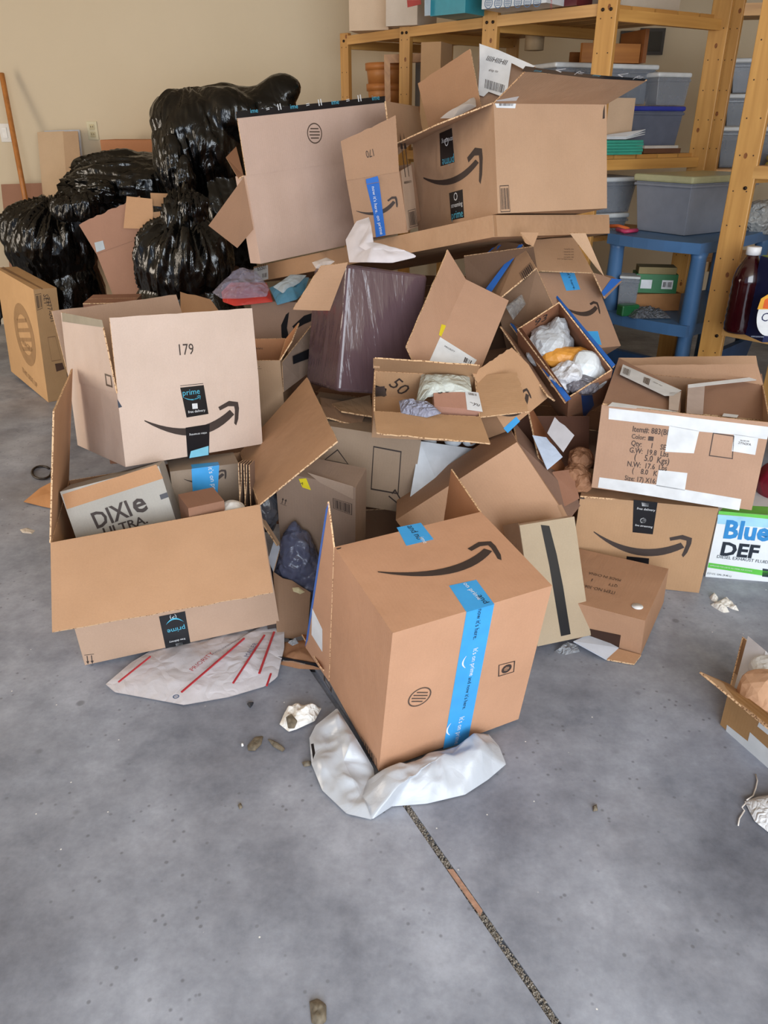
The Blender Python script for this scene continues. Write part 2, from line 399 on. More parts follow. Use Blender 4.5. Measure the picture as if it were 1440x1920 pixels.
def star(name, c, ells, amp, freq, mat, parent=None, seed=0, sub=5, pole=None, folds=0.0, floor=None, smooth=True, k=30.0):
    """star-shaped lump: union of ellipsoids (offset, radii) seen from c, with ridged folds towards the pole"""
    bm = bmesh.new(); bmesh.ops.create_icosphere(bm, subdivisions=sub, radius=1.0); c = Vector(c); off = Vector((seed*5.7, seed*2.3, seed*9.1))
    pole = Vector(pole or (0, 0, 1)).normalized(); vs = []
    ref = pole.orthogonal().normalized(); ref2 = pole.cross(ref)
    for v in bm.verts:
        d = v.co.normalized(); best = 0.0
        for o_, r_ in ells:
            o_ = Vector(o_); A = sum((d[i]/r_[i])**2 for i in range(3)); Bq = sum(-2*d[i]*o_[i]/r_[i]**2 for i in range(3)); Cq = sum((o_[i]/r_[i])**2 for i in range(3))-1
            ds = Bq*Bq-4*A*Cq
            if ds > 0: best = max(best, (-Bq+math.sqrt(ds))/(2*A))
        p = d*best; az = math.atan2(d.dot(ref2), d.dot(ref)); el = d.dot(pole)
        g = rid(p*freq+off)*0.5+rid(p*freq*2.4-off)*0.3+noise.noise(p*freq*5+off)*0.25
        fo = folds*(-0.55+rid(Vector((math.cos(az)*3.1, math.sin(az)*3.1, el*0.7))+off)*(0.3+0.9*max(0, el))+0.55*rid(Vector((math.cos(az)*7.5, math.sin(az)*7.5, el*1.3))-off)*(0.25+0.75*max(0, el)))
        q = c+p*(1+fo)+d*amp*g
        if floor is not None and q.z < floor: q.z = floor+(q.z-floor)*0.03
        vs.append(q)
    fs = [tuple(v.index for v in f.verts) for f in bm.faces]; bm.free()
    return mesh(name, vs, fs, mat, parent, smooth=smooth)
def lathe(name, c, prof, mat, parent=None, seg=28, M=None):
    c = Vector(c); vs = []; fs = []; M = M or Matrix.Identity(3)
    for r, z in prof:
        for k in range(seg): a = 2*PI*k/seg; vs.append(c+M @ Vector((r*math.cos(a), r*math.sin(a), z)))
    for j in range(len(prof)-1):
        for k in range(seg):
            k2 = (k+1) % seg; fs.append((j*seg+k, j*seg+k2, (j+1)*seg+k2, (j+1)*seg+k))
    fs.append(tuple(reversed(range(seg)))); fs.append(tuple((len(prof)-1)*seg+k for k in range(seg)))
    return mesh(name, vs, fs, mat, parent, smooth=True)
def tube(name, pts, r, mat, parent=None, seg=10):
    pts = [Vector(p) for p in pts]; vs = []; fs = []
    for i, p in enumerate(pts):
        d = (pts[min(i+1, len(pts)-1)]-pts[max(i-1, 0)]).normalized(); u = d.orthogonal().normalized()
        if abs(d.z) < 0.9: u = d.cross(Vector((0, 0, 1))).normalized()
        w_ = d.cross(u)
        for k in range(seg): a = 2*PI*k/seg; vs.append(p+(u*math.cos(a)+w_*math.sin(a))*r)
    for i in range(len(pts)-1):
        for k in range(seg):
            k2 = (k+1) % seg; fs.append((i*seg+k, i*seg+k2, (i+1)*seg+k2, (i+1)*seg+k))
    fs.append(tuple(reversed(range(seg)))); fs.append(tuple((len(pts)-1)*seg+k for k in range(seg)))
    return mesh(name, vs, fs, mat, parent, smooth=True)
FIT = {
 'A': {"d":[0.3908,0.2964,0.4433],"R":[[0.89714,-0.43674,0.06626],[0.44166,0.88396,-0.15346],[0.00845,0.16694,0.98593]],"t":[0.113,1.5185,0.2549],"f":[["+y","-x",0.1262,0.0772,0.0138,-0.1052,0.0456],["+y","+x",0.1494,0.196,0.0,-0.001,-0.0003]]},
 'C': {"d":[0.5482,0.5,0.3783],"R":[[0.95896,-0.27015,-0.08617],[0.27536,0.95973,0.05564],[0.06767,-0.07709,0.99473]],"t":[-0.654,2.0619,0.1924],"f":[["+z","-y",2.226,0.2584,-0.0104,0.0179,-0.0078],["+z","+x",0.9125,0.3026,-0.0844,-0.0531,-0.0258],["+z","-x",-0.2611,0.3538,0.0,-0.0013,-0.0027]]},
 'B': {"d":[0.449,0.3943,0.2091],"R":[[0.77018,-0.63769,-0.0134],[0.63107,0.7588,0.16119],[-0.09262,-0.1326,0.98683]],"t":[-0.6874,2.328,0.5391],"f":[["+z","-y",-0.0399,0.2057,0.0058,0.0037,-0.004],["+z","-x",0.0205,0.1926,0.0368,0.0276,-0.0142],["+z","+y",0.4546,0.2484,0.0069,0.0094,-0.021]]},
 'K': {"d":[0.6506,0.116,0.6032],"R":[[0.63535,0.76942,0.06571],[-0.77108,0.63674,-0.00015],[-0.04196,-0.05057,0.99784]],"t":[-1.9706,4.3232,0.3116],"f":[]},
 'Q': {"d":[0.6792,0.35,0.2993],"R":[[0.74214,-0.66185,-0.10573],[0.66649,0.74542,0.01205],[0.07083,-0.07941,0.99432]],"t":[-0.3325,3.3086,1.0537],"f":[["+z","-y",0.0425,0.201,-0.0013,-0.0008,-0.0054]]},
 'R': {"d":[0.1873,0.2546,0.1968],"R":[[0.96188,0.21621,-0.16747],[-0.22365,0.9743,-0.02669],[0.15739,0.06313,0.98552]],"t":[0.0051,2.9924,1.1062],"f":[["+z","-y",-0.185,0.1471,-0.002,-0.0092,-0.0233]]},
 'S': {"d":[0.4194,0.5917,0.3165],"R":[[0.91993,-0.38347,-0.08178],[0.39208,0.90064,0.18741],[0.00179,-0.20446,0.97887]],"t":[0.4255,2.9775,1.1962],"f":[["+z","-y",1.4076,0.1875,-0.016,-0.0186,0.0183],["+z","-x",1.8279,0.1835,0.1115,0.0503,-0.0444]]},
 'T': {"d":[0.6537,1.3738,0.065],"R":[[0.74005,-0.66404,-0.10667],[0.66962,0.71273,0.20886],[-0.06266,-0.226,0.97211]],"t":[0.1243,3.2633,0.8932],"f":[]},
 'V': {"d":[0.2808,0.2984,0.3874],"R":[[0.90313,-0.41887,0.09438],[0.38804,0.89033,0.2382],[-0.1838,-0.17851,0.96662]],"t":[-0.066,2.584,0.7333],"f":[]},
 'W': {"d":[0.1599,0.12,0.4363],"R":[[0.90358,-0.23384,0.35897],[-0.12943,0.64976,0.74904],[-0.4084,-0.72328,0.55684]],"t":[0.2489,2.4923,0.6984],"f":[["-x","-y",0.7974,0.1274,0.023,0.0146,-0.0072]]},
 'Y': {"d":[0.2828,0.15,0.2957],"R":[[0.80554,-0.50444,-0.31088],[0.58649,0.60394,0.53971],[-0.0845,-0.61708,0.78235]],"t":[0.6524,2.7915,0.7234],"f":[]},
 'Z': {"d":[0.1598,0.2887,0.2636],"R":[[0.84077,-0.50275,-0.20087],[0.19848,0.63142,-0.74961],[0.5037,0.59038,0.63066]],"t":[0.5927,2.5059,0.6369],"f":[]},
 'AA': {"d":[0.308,0.1858,0.1],"R":[[0.99755,-0.00063,0.06996],[0.02732,0.92407,-0.38123],[-0.06441,0.38221,0.92183]],"t":[0.1205,2.2094,0.5986],"f":[["+z","-y",1.3566,0.1304,0.0074,-0.0096,-0.0115],["+z","+x",1.3692,0.1308,0.0042,0.0044,0.0074],["+z","+y",-0.4987,0.0874,-0.0023,0.0016,0.0056]]},
 'CC': {"d":[0.3924,0.3949,0.2518],"R":[[0.98675,0.09747,0.12972],[-0.10597,0.99254,0.06027],[-0.12288,-0.07321,0.98972]],"t":[-0.0746,2.4743,0.3534],"f":[]},
 'EE': {"d":[0.2452,0.3,0.2582],"R":[[0.95577,0.29298,0.02577],[-0.28203,0.93784,-0.20225],[-0.08343,0.18603,0.979]],"t":[-0.1566,2.1803,0.3487],"f":[]},
 'FF': {"d":[0.4268,0.2,0.2923],"R":[[0.81738,0.03342,-0.57513],[0.0363,0.99334,0.10932],[0.57495,-0.11024,0.81073]],"t":[0.2973,2.1676,0.2779],"f":[]},
 'GG': {"d":[0.2424,0.0617,0.3407],"R":[[0.74265,-0.6564,-0.13271],[0.59902,0.5625,0.56989],[-0.29943,-0.50272,0.81093]],"t":[0.4705,1.9233,0.1561],"f":[]},
 'HH': {"d":[0.2918,0.2931,0.124],"R":[[0.86684,0.49613,-0.04937],[-0.49784,0.8667,-0.03142],[0.0272,0.05181,0.99829]],"t":[0.669,1.9736,0.0709],"f":[]},
 'II': {"d":[0.4152,0.25,0.3004],"R":[[0.98667,0.15995,0.03011],[-0.16079,0.98659,0.02808],[-0.02522,-0.03255,0.99915]],"t":[0.8361,2.2768,0.1513],"f":[]},
 'JJ': {"d":[0.4503,0.5342,0.2621],"R":[[0.93097,0.36509,0.00249],[-0.365,0.93052,0.03018],[0.0087,-0.029,0.99954]],"t":[0.9422,2.3202,0.4843],"f":[["+z","+y",0.3051,0.0405,-0.0114,0.0285,-0.0217]]},
 'BD': {"d":[0.195,0.3,0.2274],"R":[[0.98631,0.16356,0.02101],[-0.16445,0.98501,0.05201],[-0.01219,-0.05475,0.99843]],"t":[1.1976,2.3538,0.1038],"f":[]},
 'LL': {"d":[0.3,0.24,0.12],"R":[[0.37,0.49,0.0],[-0.93,0.87,0.0],[0.0,0.0,1.0]],"t":[0.9593,1.4649,0.062],"f":[["+z","-y",1.0452,0.1979,-0.0867,0.0,0.0017]]},
 'D': {"d":[0.2745,0.12,0.1965],"R":[[0.95999,-0.15159,-0.23546],[0.20363,0.95507,0.21533],[0.19224,-0.25466,0.94773]],"t":[-0.7434,1.9866,0.3688],"f":[]},
 'E': {"d":[0.2005,0.1118,0.09],"R":[[0.94858,-0.31573,-0.02273],[0.31655,0.9462,0.06711],[0.00031,-0.07085,0.99749]],"t":[-0.5479,2.1579,0.3948],"f":[]},
 'BB': {"d":[0.2114,0.2,0.1175],"R":[[0.69857,-0.46015,-0.54797],[0.65073,0.72703,0.21906],[0.29759,-0.50961,0.80731]],"t":[0.3651,2.3544,0.5498],"f":[["+z","-y",-0.1243,0.0813,0.015,0.015,0.0043]]},
 'PP': {"d":[0.1678,0.2262,0.1705],"R":[[0.99986,-0.00902,-0.01412],[0.00773,0.99604,-0.0886],[0.01486,0.08848,0.99597]],"t":[-0.4369,2.7047,0.5584],"f":[["+z","+x",0.6646,0.0742,0.0484,0.0323,-0.0116]]},
 'QQ': {"d":[0.2479,0.25,0.1988],"R":[[0.99559,0.09377,0.00128],[-0.09319,0.99076,-0.09856],[-0.01051,0.098,0.99513]],"t":[-0.3669,3.0757,0.6722],"f":[]},
 'M': {"d":[0.2988,0.3,0.1319],"R":[[0.91772,0.27569,-0.28599],[-0.25088,0.96045,0.12079],[0.30798,-0.03911,0.95059]],"t":[-1.0979,3.7348,0.8094],"f":[["+z","-y",0.0587,0.1457,-0.0231,-0.0241,-0.0088]]},
}
# ------------------------------------------------------------------ the room
def struct(o): o['kind'] = 'structure'; return o
def wallmat():
    m, nt, b = newmat('painted_plaster'); L = nt.links; tc = N(nt, 'ShaderNodeTexCoord')
    n = N(nt, 'ShaderNodeTexNoise', i_Scale=1.3, i_Detail=3.0); L.new(tc.outputs['Object'], n.inputs['Vector'])
    r = N(nt, 'ShaderNodeValToRGB'); r.color_ramp.elements[0].color = lin('d3c2a5'); r.color_ramp.elements[1].color = lin('dccbb0')
    L.new(n.outputs['Fac'], r.inputs['Fac']); L.new(r.outputs['Color'], b.inputs['Base Color']); b.inputs['Roughness'].default_value = 0.85
    n2 = N(nt, 'ShaderNodeTexNoise', i_Scale=60.0, i_Detail=3.0); L.new(tc.outputs['Object'], n2.inputs['Vector'])
    bp = N(nt, 'ShaderNodeBump', i_Strength=0.15, i_Distance=0.004); L.new(n2.outputs['Fac'], bp.inputs['Height']); L.new(bp.outputs['Normal'], b.inputs['Normal'])
    return m
def concrete():
    m, nt, b = newmat('concrete_floor'); L = nt.links; tc = N(nt, 'ShaderNodeTexCoord'); O_ = tc.outputs['Object']
    def nz(s, d=5.0, r=0.55): n = N(nt, 'ShaderNodeTexNoise', i_Scale=s, i_Detail=d, i_Roughness=r); L.new(O_, n.inputs['Vector']); return n
    def rp(src, p0, c0, p1, c1):
        r = N(nt, 'ShaderNodeValToRGB'); e = r.color_ramp.elements; e[0].position = p0; e[0].color = c0; e[1].position = p1; e[1].color = c1; L.new(src, r.inputs['Fac']); return r.outputs['Color']
    def mix(kind, f, a, b_):
        x = N(nt, 'ShaderNodeMixRGB', blend_type=kind); 
        if isinstance(f, float): x.inputs[0].default_value = f
        else: L.new(f, x.inputs[0])
        L.new(a, x.inputs[1])
        if isinstance(b_, tuple): x.inputs[2].default_value = b_
        else: L.new(b_, x.inputs[2])
        return x.outputs[0]
    base = rp(nz(3.2, 9.0, 0.70).outputs['Fac'], 0.30, lin('757b8a'), 0.70, lin('b9bfce'))
    cl = rp(nz(1.5, 6.0, 0.65).outputs['Fac'], 0.36, lin('aba8aa'), 0.62, lin('ffffff')); c = mix('MULTIPLY', 0.7, base, cl)
    fine = rp(nz(90.0, 3.0).outputs['Fac'], 0.3, (0.82, 0.82, 0.82, 1), 0.7, (1, 1, 1, 1)); c = mix('MULTIPLY', 0.5, c, fine)
    # brown oil and dust patches
    oil = rp(nz(0.9, 4.0, 0.5).outputs['Fac'], 0.56, (0, 0, 0, 1), 0.72, (1, 1, 1, 1)); f1 = N(nt, 'ShaderNodeMath', operation='MULTIPLY'); f1.inputs[1].default_value = 0.45; L.new(oil, f1.inputs[0])
    c = mix('MIX', f1.outputs[0], c, lin('75675f'))
    # drip spots: small dark round marks
    v = N(nt, 'ShaderNodeTexVoronoi', i_Scale=9.0); L.new(O_, v.inputs['Vector'])
    sp = rp(v.outputs['Distance'], 0.07, (1, 1, 1, 1), 0.12, (0, 0, 0, 1)); gate = rp(nz(2.0, 2.0).outputs['Fac'], 0.50, (0, 0, 0, 1), 0.58, (1, 1, 1, 1))
    k = mix('MULTIPLY', 1.0, sp, gate); f2 = N(nt, 'ShaderNodeMath', operation='MULTIPLY'); f2.inputs[1].default_value = 0.6; L.new(k, f2.inputs[0]); c = mix('MIX', f2.outputs[0], c, lin('5d5f66'))
    v2 = N(nt, 'ShaderNodeTexVoronoi', i_Scale=33.0); L.new(O_, v2.inputs['Vector'])
    s2 = rp(v2.outputs['Distance'], 0.08, (1, 1, 1, 1), 0.16, (0, 0, 0, 1)); g2 = rp(nz(3.1, 2.0).outputs['Fac'], 0.42, (0, 0, 0, 1), 0.54, (1, 1, 1, 1)); k2 = mix('MULTIPLY', 1.0, s2, g2)
    f3 = N(nt, 'ShaderNodeMath', operation='MULTIPLY'); f3.inputs[1].default_value = 0.55; L.new(k2, f3.inputs[0]); c = mix('MIX', f3.outputs[0], c, lin('55565c'))
    # pale grit
    v3 = N(nt, 'ShaderNodeTexVoronoi', i_Scale=22.0); L.new(O_, v3.inputs['Vector']); s3 = rp(v3.outputs['Distance'], 0.030, (1, 1, 1, 1), 0.05, (0, 0, 0, 1))
    g3 = rp(v3.outputs['Color'], 0.55, (0, 0, 0, 1), 0.6, (1, 1, 1, 1)); k3 = mix('MULTIPLY', 1.0, s3, g3); c = mix('MIX', k3, c, lin('e6e6e4'))
    L.new(c, b.inputs['Base Color']); b.inputs['Roughness'].default_value = 0.55
    rr = rp(nz(4.0).outputs['Fac'], 0.3, (0.42,)*3+(1,), 0.7, (0.68,)*3+(1,)); L.new(rr, b.inputs['Roughness'])
    bp = N(nt, 'ShaderNodeBump', i_Strength=0.12, i_Distance=0.004); L.new(nz(45.0, 6.0).outputs['Fac'], bp.inputs['Height']); L.new(bp.outputs['Normal'], b.inputs['Normal'])
    return m
WM, CM = wallmat(), concrete()
# floor: two poured slabs with a recessed joint between them
ja, jd = Vector((0.053, 1.237, 0)), Vector((0.4594, -0.8882, 0)); jn = Vector((0.8882, 0.4594, 0)); jw = 0.0075
X0, X1, Y0, Y1 = -4.3, 4.3, -2.6, 5.9
def jx(y, s): return ja.x+jn.x*jw*s+(y-ja.y-jn.y*jw*s)/jd.y*jd.x
vs = []; z0 = -0.012
for s in (-1, 1):
    for y in (Y0, Y1): vs += [(jx(y, s), y, 0), (jx(y, s), y, z0)]
# 0,1: left@Y0 top,bottom  2,3: left@Y1  4,5: right@Y0  6,7: right@Y1
vs += [(X0, Y0, 0), (X0, Y1, 0), (X1, Y0, 0), (X1, Y1, 0)]
struct(mesh('floor', vs, [(8, 0, 2, 9), (4, 10, 11, 6), (0, 1, 3, 2), (1, 5, 7, 3), (5, 4, 6, 7)], CM, origin=(0, 0, 0)))
floor = bpy.data.objects['floor']
rnd = random.Random(4); gv = []; gf = []
for i in range(1500):                                           # crumbled filler lying in the joint
    s = rnd.uniform(-0.02, 0.72); p = ja+jd*s+jn*rnd.uniform(-0.0065, 0.0065); r = rnd.uniform(0.0012, 0.0036); k = len(gv)
    for dx, dy, dz in ((1, 0, 0), (-0.5, 0.9, 0.1), (-0.6, -0.8, 0), (0, 0.1, 1)):
        gv.append((p.x+dx*r*rnd.uniform(0.6, 1.3), p.y+dy*r*rnd.uniform(0.6, 1.3), z0+0.006+dz*r+rnd.uniform(0, 0.005)))
    gf += [(k, k+1, k+3), (k+1, k+2, k+3), (k+2, k, k+3), (k, k+2, k+1)]
tag(mesh('joint_grit', gv, gf, plain('8d857c', 0.9, var=0.35, bscale=400), origin=(0, 0, 0)), 'crumbly grey grit filling the joint in the concrete floor', 'grit', kind='stuff')
q = [ja+jd*a+jn*b for a, b in ((0.175, -0.0055), (0.18, 0.005), (0.285, 0.0062), (0.292, -0.004))]
tag(slab('wood_sliver', [v+Vector((0, 0, -0.001)) for v in q], 0.003, plain('a98470', 0.7, var=0.15, bscale=90)), 'thin tan wood sliver wedged in the floor joint', 'wood sliver')
struct(cuboid('wall_back', (0, 5.95, 0), (8.8, 0.1, 2.75), WM)); struct(cuboid('wall_right', (3.05, 1.65, 0), (0.1, 8.5, 2.75), WM))
struct(cuboid('wall_left', (-4.35, 1.65, 0), (0.1, 8.5, 2.75), WM)); struct(cuboid('ceiling', (0, 1.65, 2.75), (8.8, 8.7, 0.1), WM))
struct(cuboid('baseboard_back', (0, 5.893, 0), (8.6, 0.014, 0.08), plain('d8cdb8', 0.6)))
# wall plates
def plate(px, py, label, kind):
    p = D(px, py, 5.9); t = thing(kind, label, kind.split('_')[-1], (p.x, 5.9, p.z-0.057))
    cuboid('cover_plate', (p.x, 5.8965, p.z-0.057), (0.07, 0.007, 0.114), plain('d9cfae' if kind[0] == 'w' else 'e6e2dc', 0.4), t, bevel=0.002)
    if kind == 'light_switch':
        cuboid('rocker', (p.x, 5.891, p.z-0.033), (0.032, 0.006, 0.066), plain('f2f0ec', 0.35), t, bevel=0.002)
    else:
        for dz in (-0.04, 0.006):
            s = cuboid('socket_face', (p.x, 5.8915, p.z+dz), (0.034, 0.004, 0.032), plain('cdbf97', 0.4), t, bevel=0.004)
            for dx in (-0.007, 0.007): cuboid('slot', (p.x+dx, 5.8892, p.z+dz+0.013), (0.003, 0.002, 0.011), plain('57401f', 0.6), s)
plate(10, 249, 'white light switch plate on the wall left of the broom handle', 'light_switch')
plate(174, 245, 'ivory wall outlet above the leaning board', 'wall_outlet')
# things leaning on the back wall
a, b = D(3, 138, 5.80), D(66, 470, 5.45)
t = tube('broom_handle', [a+(b-a)*k for k in (0, 0.004, 0.5, 1.0)], 0.017, plain('b8763a', 0.4, var=0.1, bscale=30)); tag(t, 'long orange wooden broom handle leaning against the back wall', 'broom')
def pan(name, q, mats, parent=None, t=0.005, **k): return slab(name, [D(*p) for p in q], t, mats, parent, **k)
cb = lambda c, i=None: [card(c), card(i or c), flute()]
o = pan('white_board', [(104, 500, 5.60), (172, 500, 5.60), (150, 244, 5.85), (84, 246, 5.85)], [plain('c8ccd4', 0.4)]*3, t=0.02); tag(o, 'white edged board leaning on the wall behind the tan panel', 'board')
th = thing('leaning_cardboard', 'tan double cardboard panel leaning below the wall outlet', 'panel', tuple(D(120, 500, 5.5)))
pan('panel_board', [(92, 500, 5.50), (139, 500, 5.50), (120, 246, 5.80), (70, 248, 5.80)], cb('cfae86'), th)
pan('panel_board', [(137, 500, 5.48), (170, 500, 5.48), (146, 246, 5.79), (118, 247, 5.79)], cb('bf9b74'), th)
o = pan('cardboard_sheet', [(20, 520, 5.45), (110, 520, 5.45), (92, 343, 5.78), (2, 346, 5.78)], cb('a4745a')); tag(o, 'reddish brown cardboard sheet behind the broom handle', 'cardboard')
p = D(255, 262, 5.6); tb = thing('stacked_cartons', 'brown taped carton standing behind the highest trash bag by the wall', 'box', (p.x, 5.6, 0))
cuboid('carton_body', (p.x, 5.6, 0), (0.34, 0.3, p.z-0.10), card('b9784a'), tb); cuboid('lid', (p.x-0.005, 5.6, p.z-0.098), (0.36, 0.32, 0.10), card('bd7a48'), tb, bevel=0.006)
# dark odds and ends at the left edge
pts = [D(-6+6*math.sin(i*0.7), 560+i*11, 4.9) for i in range(10)]
tag(tube('black_hose', pts, 0.02, plain('15130f', 0.35)), 'black hose coiled on the floor at the left edge', 'hose')
pts = [G(78+18*math.cos(a_), 886+12*math.sin(a_), 0.006) for a_ in [i*0.35 for i in range(17)]]
tag(tube('black_strap', pts, 0.005, plain('2b211a', 0.5)), 'thin dark strap loop on the floor left of the largest open box', 'strap')
pts = [G(44, 941, 0.01), G(75, 915, 0.02), G(112, 896, 0.05), G(150, 915, 0.05), G(140, 962, 0.01), G(80, 950, 0.005)]
tag(pillow('brown_paper', pts, 0.012, 0.006, 9, card('c08347'), seed=2), 'flat orange brown packing paper sticking out left of the largest open box', 'paper')
tag(pillow('paper_scrap', [G(37, 993), G(50, 990), G(66, 995), G(60, 1001), G(42, 999)], 0.004, 0.002, 40, plain('c9bdb0')), 'small pale paper scrap on the floor left of the largest open box', 'paper')

# ------------------------------------------------------------------ trash bags
BM = creased('050505', rough=0.17, scale=4.6, strength=0.50, stretch=(1.5, 1.5, 0.6), dist=0.05, vw=0.45)
def bag(label, px, py, y, ells, seed, pole, tail=None, floor=None, folds=0.17, amp=0.022):
    c = D(px, py, y); lo = c.z-max(e[1][2]-e[0][2] for e in ells)
    t = thing('trash_bag', label, 'trash bag', (c.x, c.y, max(0, lo)), 'black trash bags piled by the wall')
    star('bag_body', c, ells, amp, 4.2, BM, t, seed=seed, sub=6, pole=pole, folds=folds, floor=floor)
    if tail:
        for tp, tr in tail: star('knotted_neck', D(*tp), [((0, 0, 0), tr)], 0.015, 9, BM, t, seed=seed+3, sub=5, pole=pole, folds=0.3)
    return t
bag('topmost shiny black trash bag with a long flap reaching right over the big carton', 375, 278, 4.35,
    [((0, 0, 0), (0.23, 0.22, 0.28)), ((0.14, 0, 0.15), (0.22, 0.17, 0.15)), ((0.30, 0.02, 0.19), (0.22, 0.10, 0.10)), ((0.44, 0.02, 0.27), (0.11, 0.06, 0.07)), ((-0.09, 0, 0.12), (0.14, 0.16, 0.15)), ((0.06, 0, -0.30), (0.22, 0.22, 0.26))], 3, (0.1, 0, -1), [((325, 305, 4.12), (0.06, 0.05, 0.13)), ((345, 330, 4.10), (0.05, 0.05, 0.10))])
bag('slumped black trash bag below the brown carton on the wall side', 262, 345, 4.95,
    [((0, 0, 0), (0.38, 0.25, 0.17)), ((0.15, 0, -0.30), (0.26, 0.22, 0.4)), ((-0.25, 0, -0.08), (0.16, 0.16, 0.16))], 8, (-1, -0.2, 0.1), [((196, 358, 4.70), (0.08, 0.06, 0.06)), ((176, 372, 4.66), (0.06, 0.05, 0.05))], floor=0.0)
bag('leftmost black trash bag behind the tall tan carton', 98, 466, 4.85,
    [((0, 0, 0), (0.26, 0.24, 0.25)), ((0.04, 0, -0.35), (0.24, 0.22, 0.42)), ((-0.08, -0.02, 0.08), (0.20, 0.16, 0.15)), ((0.14, 0, 0.12), (0.15, 0.15, 0.15))], 5, (0.25, -0.2, 1), [((125, 395, 4.6), (0.09, 0.06, 0.06)), ((158, 392, 4.6), (0.08, 0.06, 0.07))], floor=0.0)
bag('black trash bag with a gathered neck leaning on the big upright carton', 345, 505, 3.50,
    [((0, 0, 0), (0.21, 0.20, 0.19)), ((0.02, 0, 0.14), (0.085, 0.09, 0.14)), ((0, 0, -0.30), (0.27, 0.22, 0.34))], 11, (0.15, -0.1, 1), [((362, 402, 3.47), (0.055, 0.05, 0.07)), ((350, 392, 3.44), (0.03, 0.03, 0.035)), ((374, 390, 3.46), (0.03, 0.02, 0.04))], floor=0.0, folds=0.22)
# ------------------------------------------------------------------ cartons, each from its fitted pose
INK, INK2, BLK = plain('3b2f2b', 0.6), plain('57453a', 0.6), plain('17171b', 0.35)
WHT, LBL, CYN, BLU, TXB = plain('dcdee1', 0.5), plain('d8dade', 0.5), plain('52b2cf', 0.4), plain('3f9cdc', 0.38, var=0.04), plain('18242f', 0.5)
DBL, YEL, RED, TAPE = plain('2b66ba', 0.38, var=0.04), plain('e3cf2a', 0.5), plain('b02c3a', 0.5), plain('17181d', 0.3)
# --- the nearest carton, lying on its side on a plastic bag
B = carton('A', 'shipping_carton', 'nearest carton with blue tape and a curved arrow on top, resting on a plastic mailer', col='bf8b66', inn='b87a4c', openf='+y')
decal(B, '+z', [(744, 989), (789, 980), (813, 1011), (762, 1023)], BLU, 'blue_tape')
text(B, '+z', 'and no', (763, 987), (783, 1012), TXB, hs=1.2); text(B, '+z', 'ime', (786, 1008), (795, 1019), WHT)
decal(B, '+z', [(842, 1098), (893, 1087), (927, 1133), (875, 1148)], BLU, 'blue_tape')
decal(B, '-y', [(875, 1147), (927, 1132), (877, 1391), (831, 1404)], BLU, 'blue_tape')
text(B, '+z', 'on prime', (868, 1094), (897, 1125), WHT); text(B, '+z', 'and', (895, 1117), (908, 1132), TXB)
text(B, '-y', 'now it\'s here.', (897, 1143), (887, 1200), TXB)
text(B, '-y', 'It\'s on prime', (888, 1217), (880, 1268), WHT); text(B, '-y', 'and now it\'s here.', (879, 1271), (867, 1331), TXB); text(B, '-y', 'It\'s on prime', (862, 1346), (852, 1396), WHT)
for p0 in ((873, 1252), (844, 1378)):
    a_, x_, y_, L_, n_ = frame2(B, '-y', p0, (p0[0]+2, p0[1]-22), 0.0007); q = [a_+x_*(L_*u)+y_*(L_*v) for u, v in bez((0, 0), (0.5, 0.35), (1, 0), 8)+bez((1, 0.04), (0.5, 0.52), (0, 0.04), 8)]
    mesh('tape_curve', q, [(i, i+1, 16-i, 17-i) for i in range(8)], WHT, B.root)
smile(B, '+z', (709, 1073), (926, 1021), INK, 0.9)
ring(B, '-y', (787, 1307), 19, INK2)
outline(B, '-y', [(935, 1247), (966, 1239), (964, 1260), (934, 1269)], INK, 1.5)
ring(B, '-y', (950, 1254), 8, INK, 0.45, 'recycling_mark')
barcode(B, '-x', [(677, 1381), (705, 1422), (706, 1442), (680, 1405)], INK, 6, 3)
outline(B, '-x', [(607, 1262), (622, 1290), (622, 1300), (607, 1275)], INK, 1.5)
decal(B, 'f-x', [(585, 1140), (604, 1180), (604, 1222), (584, 1190)], LBL, 'paper_label')
decal(B, 'f-x', [(611, 955), (616, 943), (577, 1200), (572, 1212)], DBL, 'blue_tape')
decal(B, '+z', [(630, 1028.5), (640, 1026), (639, 1028), (633, 1030)], INK, 'corner_notch')
# --- the largest open carton on the left
B = carton('C', 'open_carton', 'largest open carton with its front flap folded down and smaller boxes inside', col='b8957a', inn='bf9067', openf='+z')
decal(B, '-y', [(298, 1156), (347, 1146), (358, 1211), (312, 1222)], TAPE, 'black_tape')
text(B, '-y', 'prime', (346, 1173), (313, 1181), CYN); text(B, '-y', 'free delivery', (347, 1196), (317, 1203), WHT)
text(B, '-y', '(>)', (330, 1153), (318, 1156), WHT)
a_, x_, y_, L_, n_ = frame2(B, '-y', (311, 1172), (345, 1166), 0.0007); q = [a_+x_*(L_*u)+y_*(L_*v) for u, v in bez((0, 0), (0.5, 0.5), (1, 0), 8)+bez((1, 0.0), (0.5, 0.72), (0, 0.0), 8)]
mesh('tape_curve', q, [(i, i+1, 16-i, 17-i) for i in range(8)], CYN, B.root)
decal(B, '-y', [(329, 1207), (342, 1204), (344, 1212), (331, 1215)], LBL, 'box_symbol')
uparrows(B, '-y', (176, 1226), (158, 1228), INK); decal(B, '-y', [(501, 1173), (517, 1170), (518, 1177), (502, 1180)], INK)
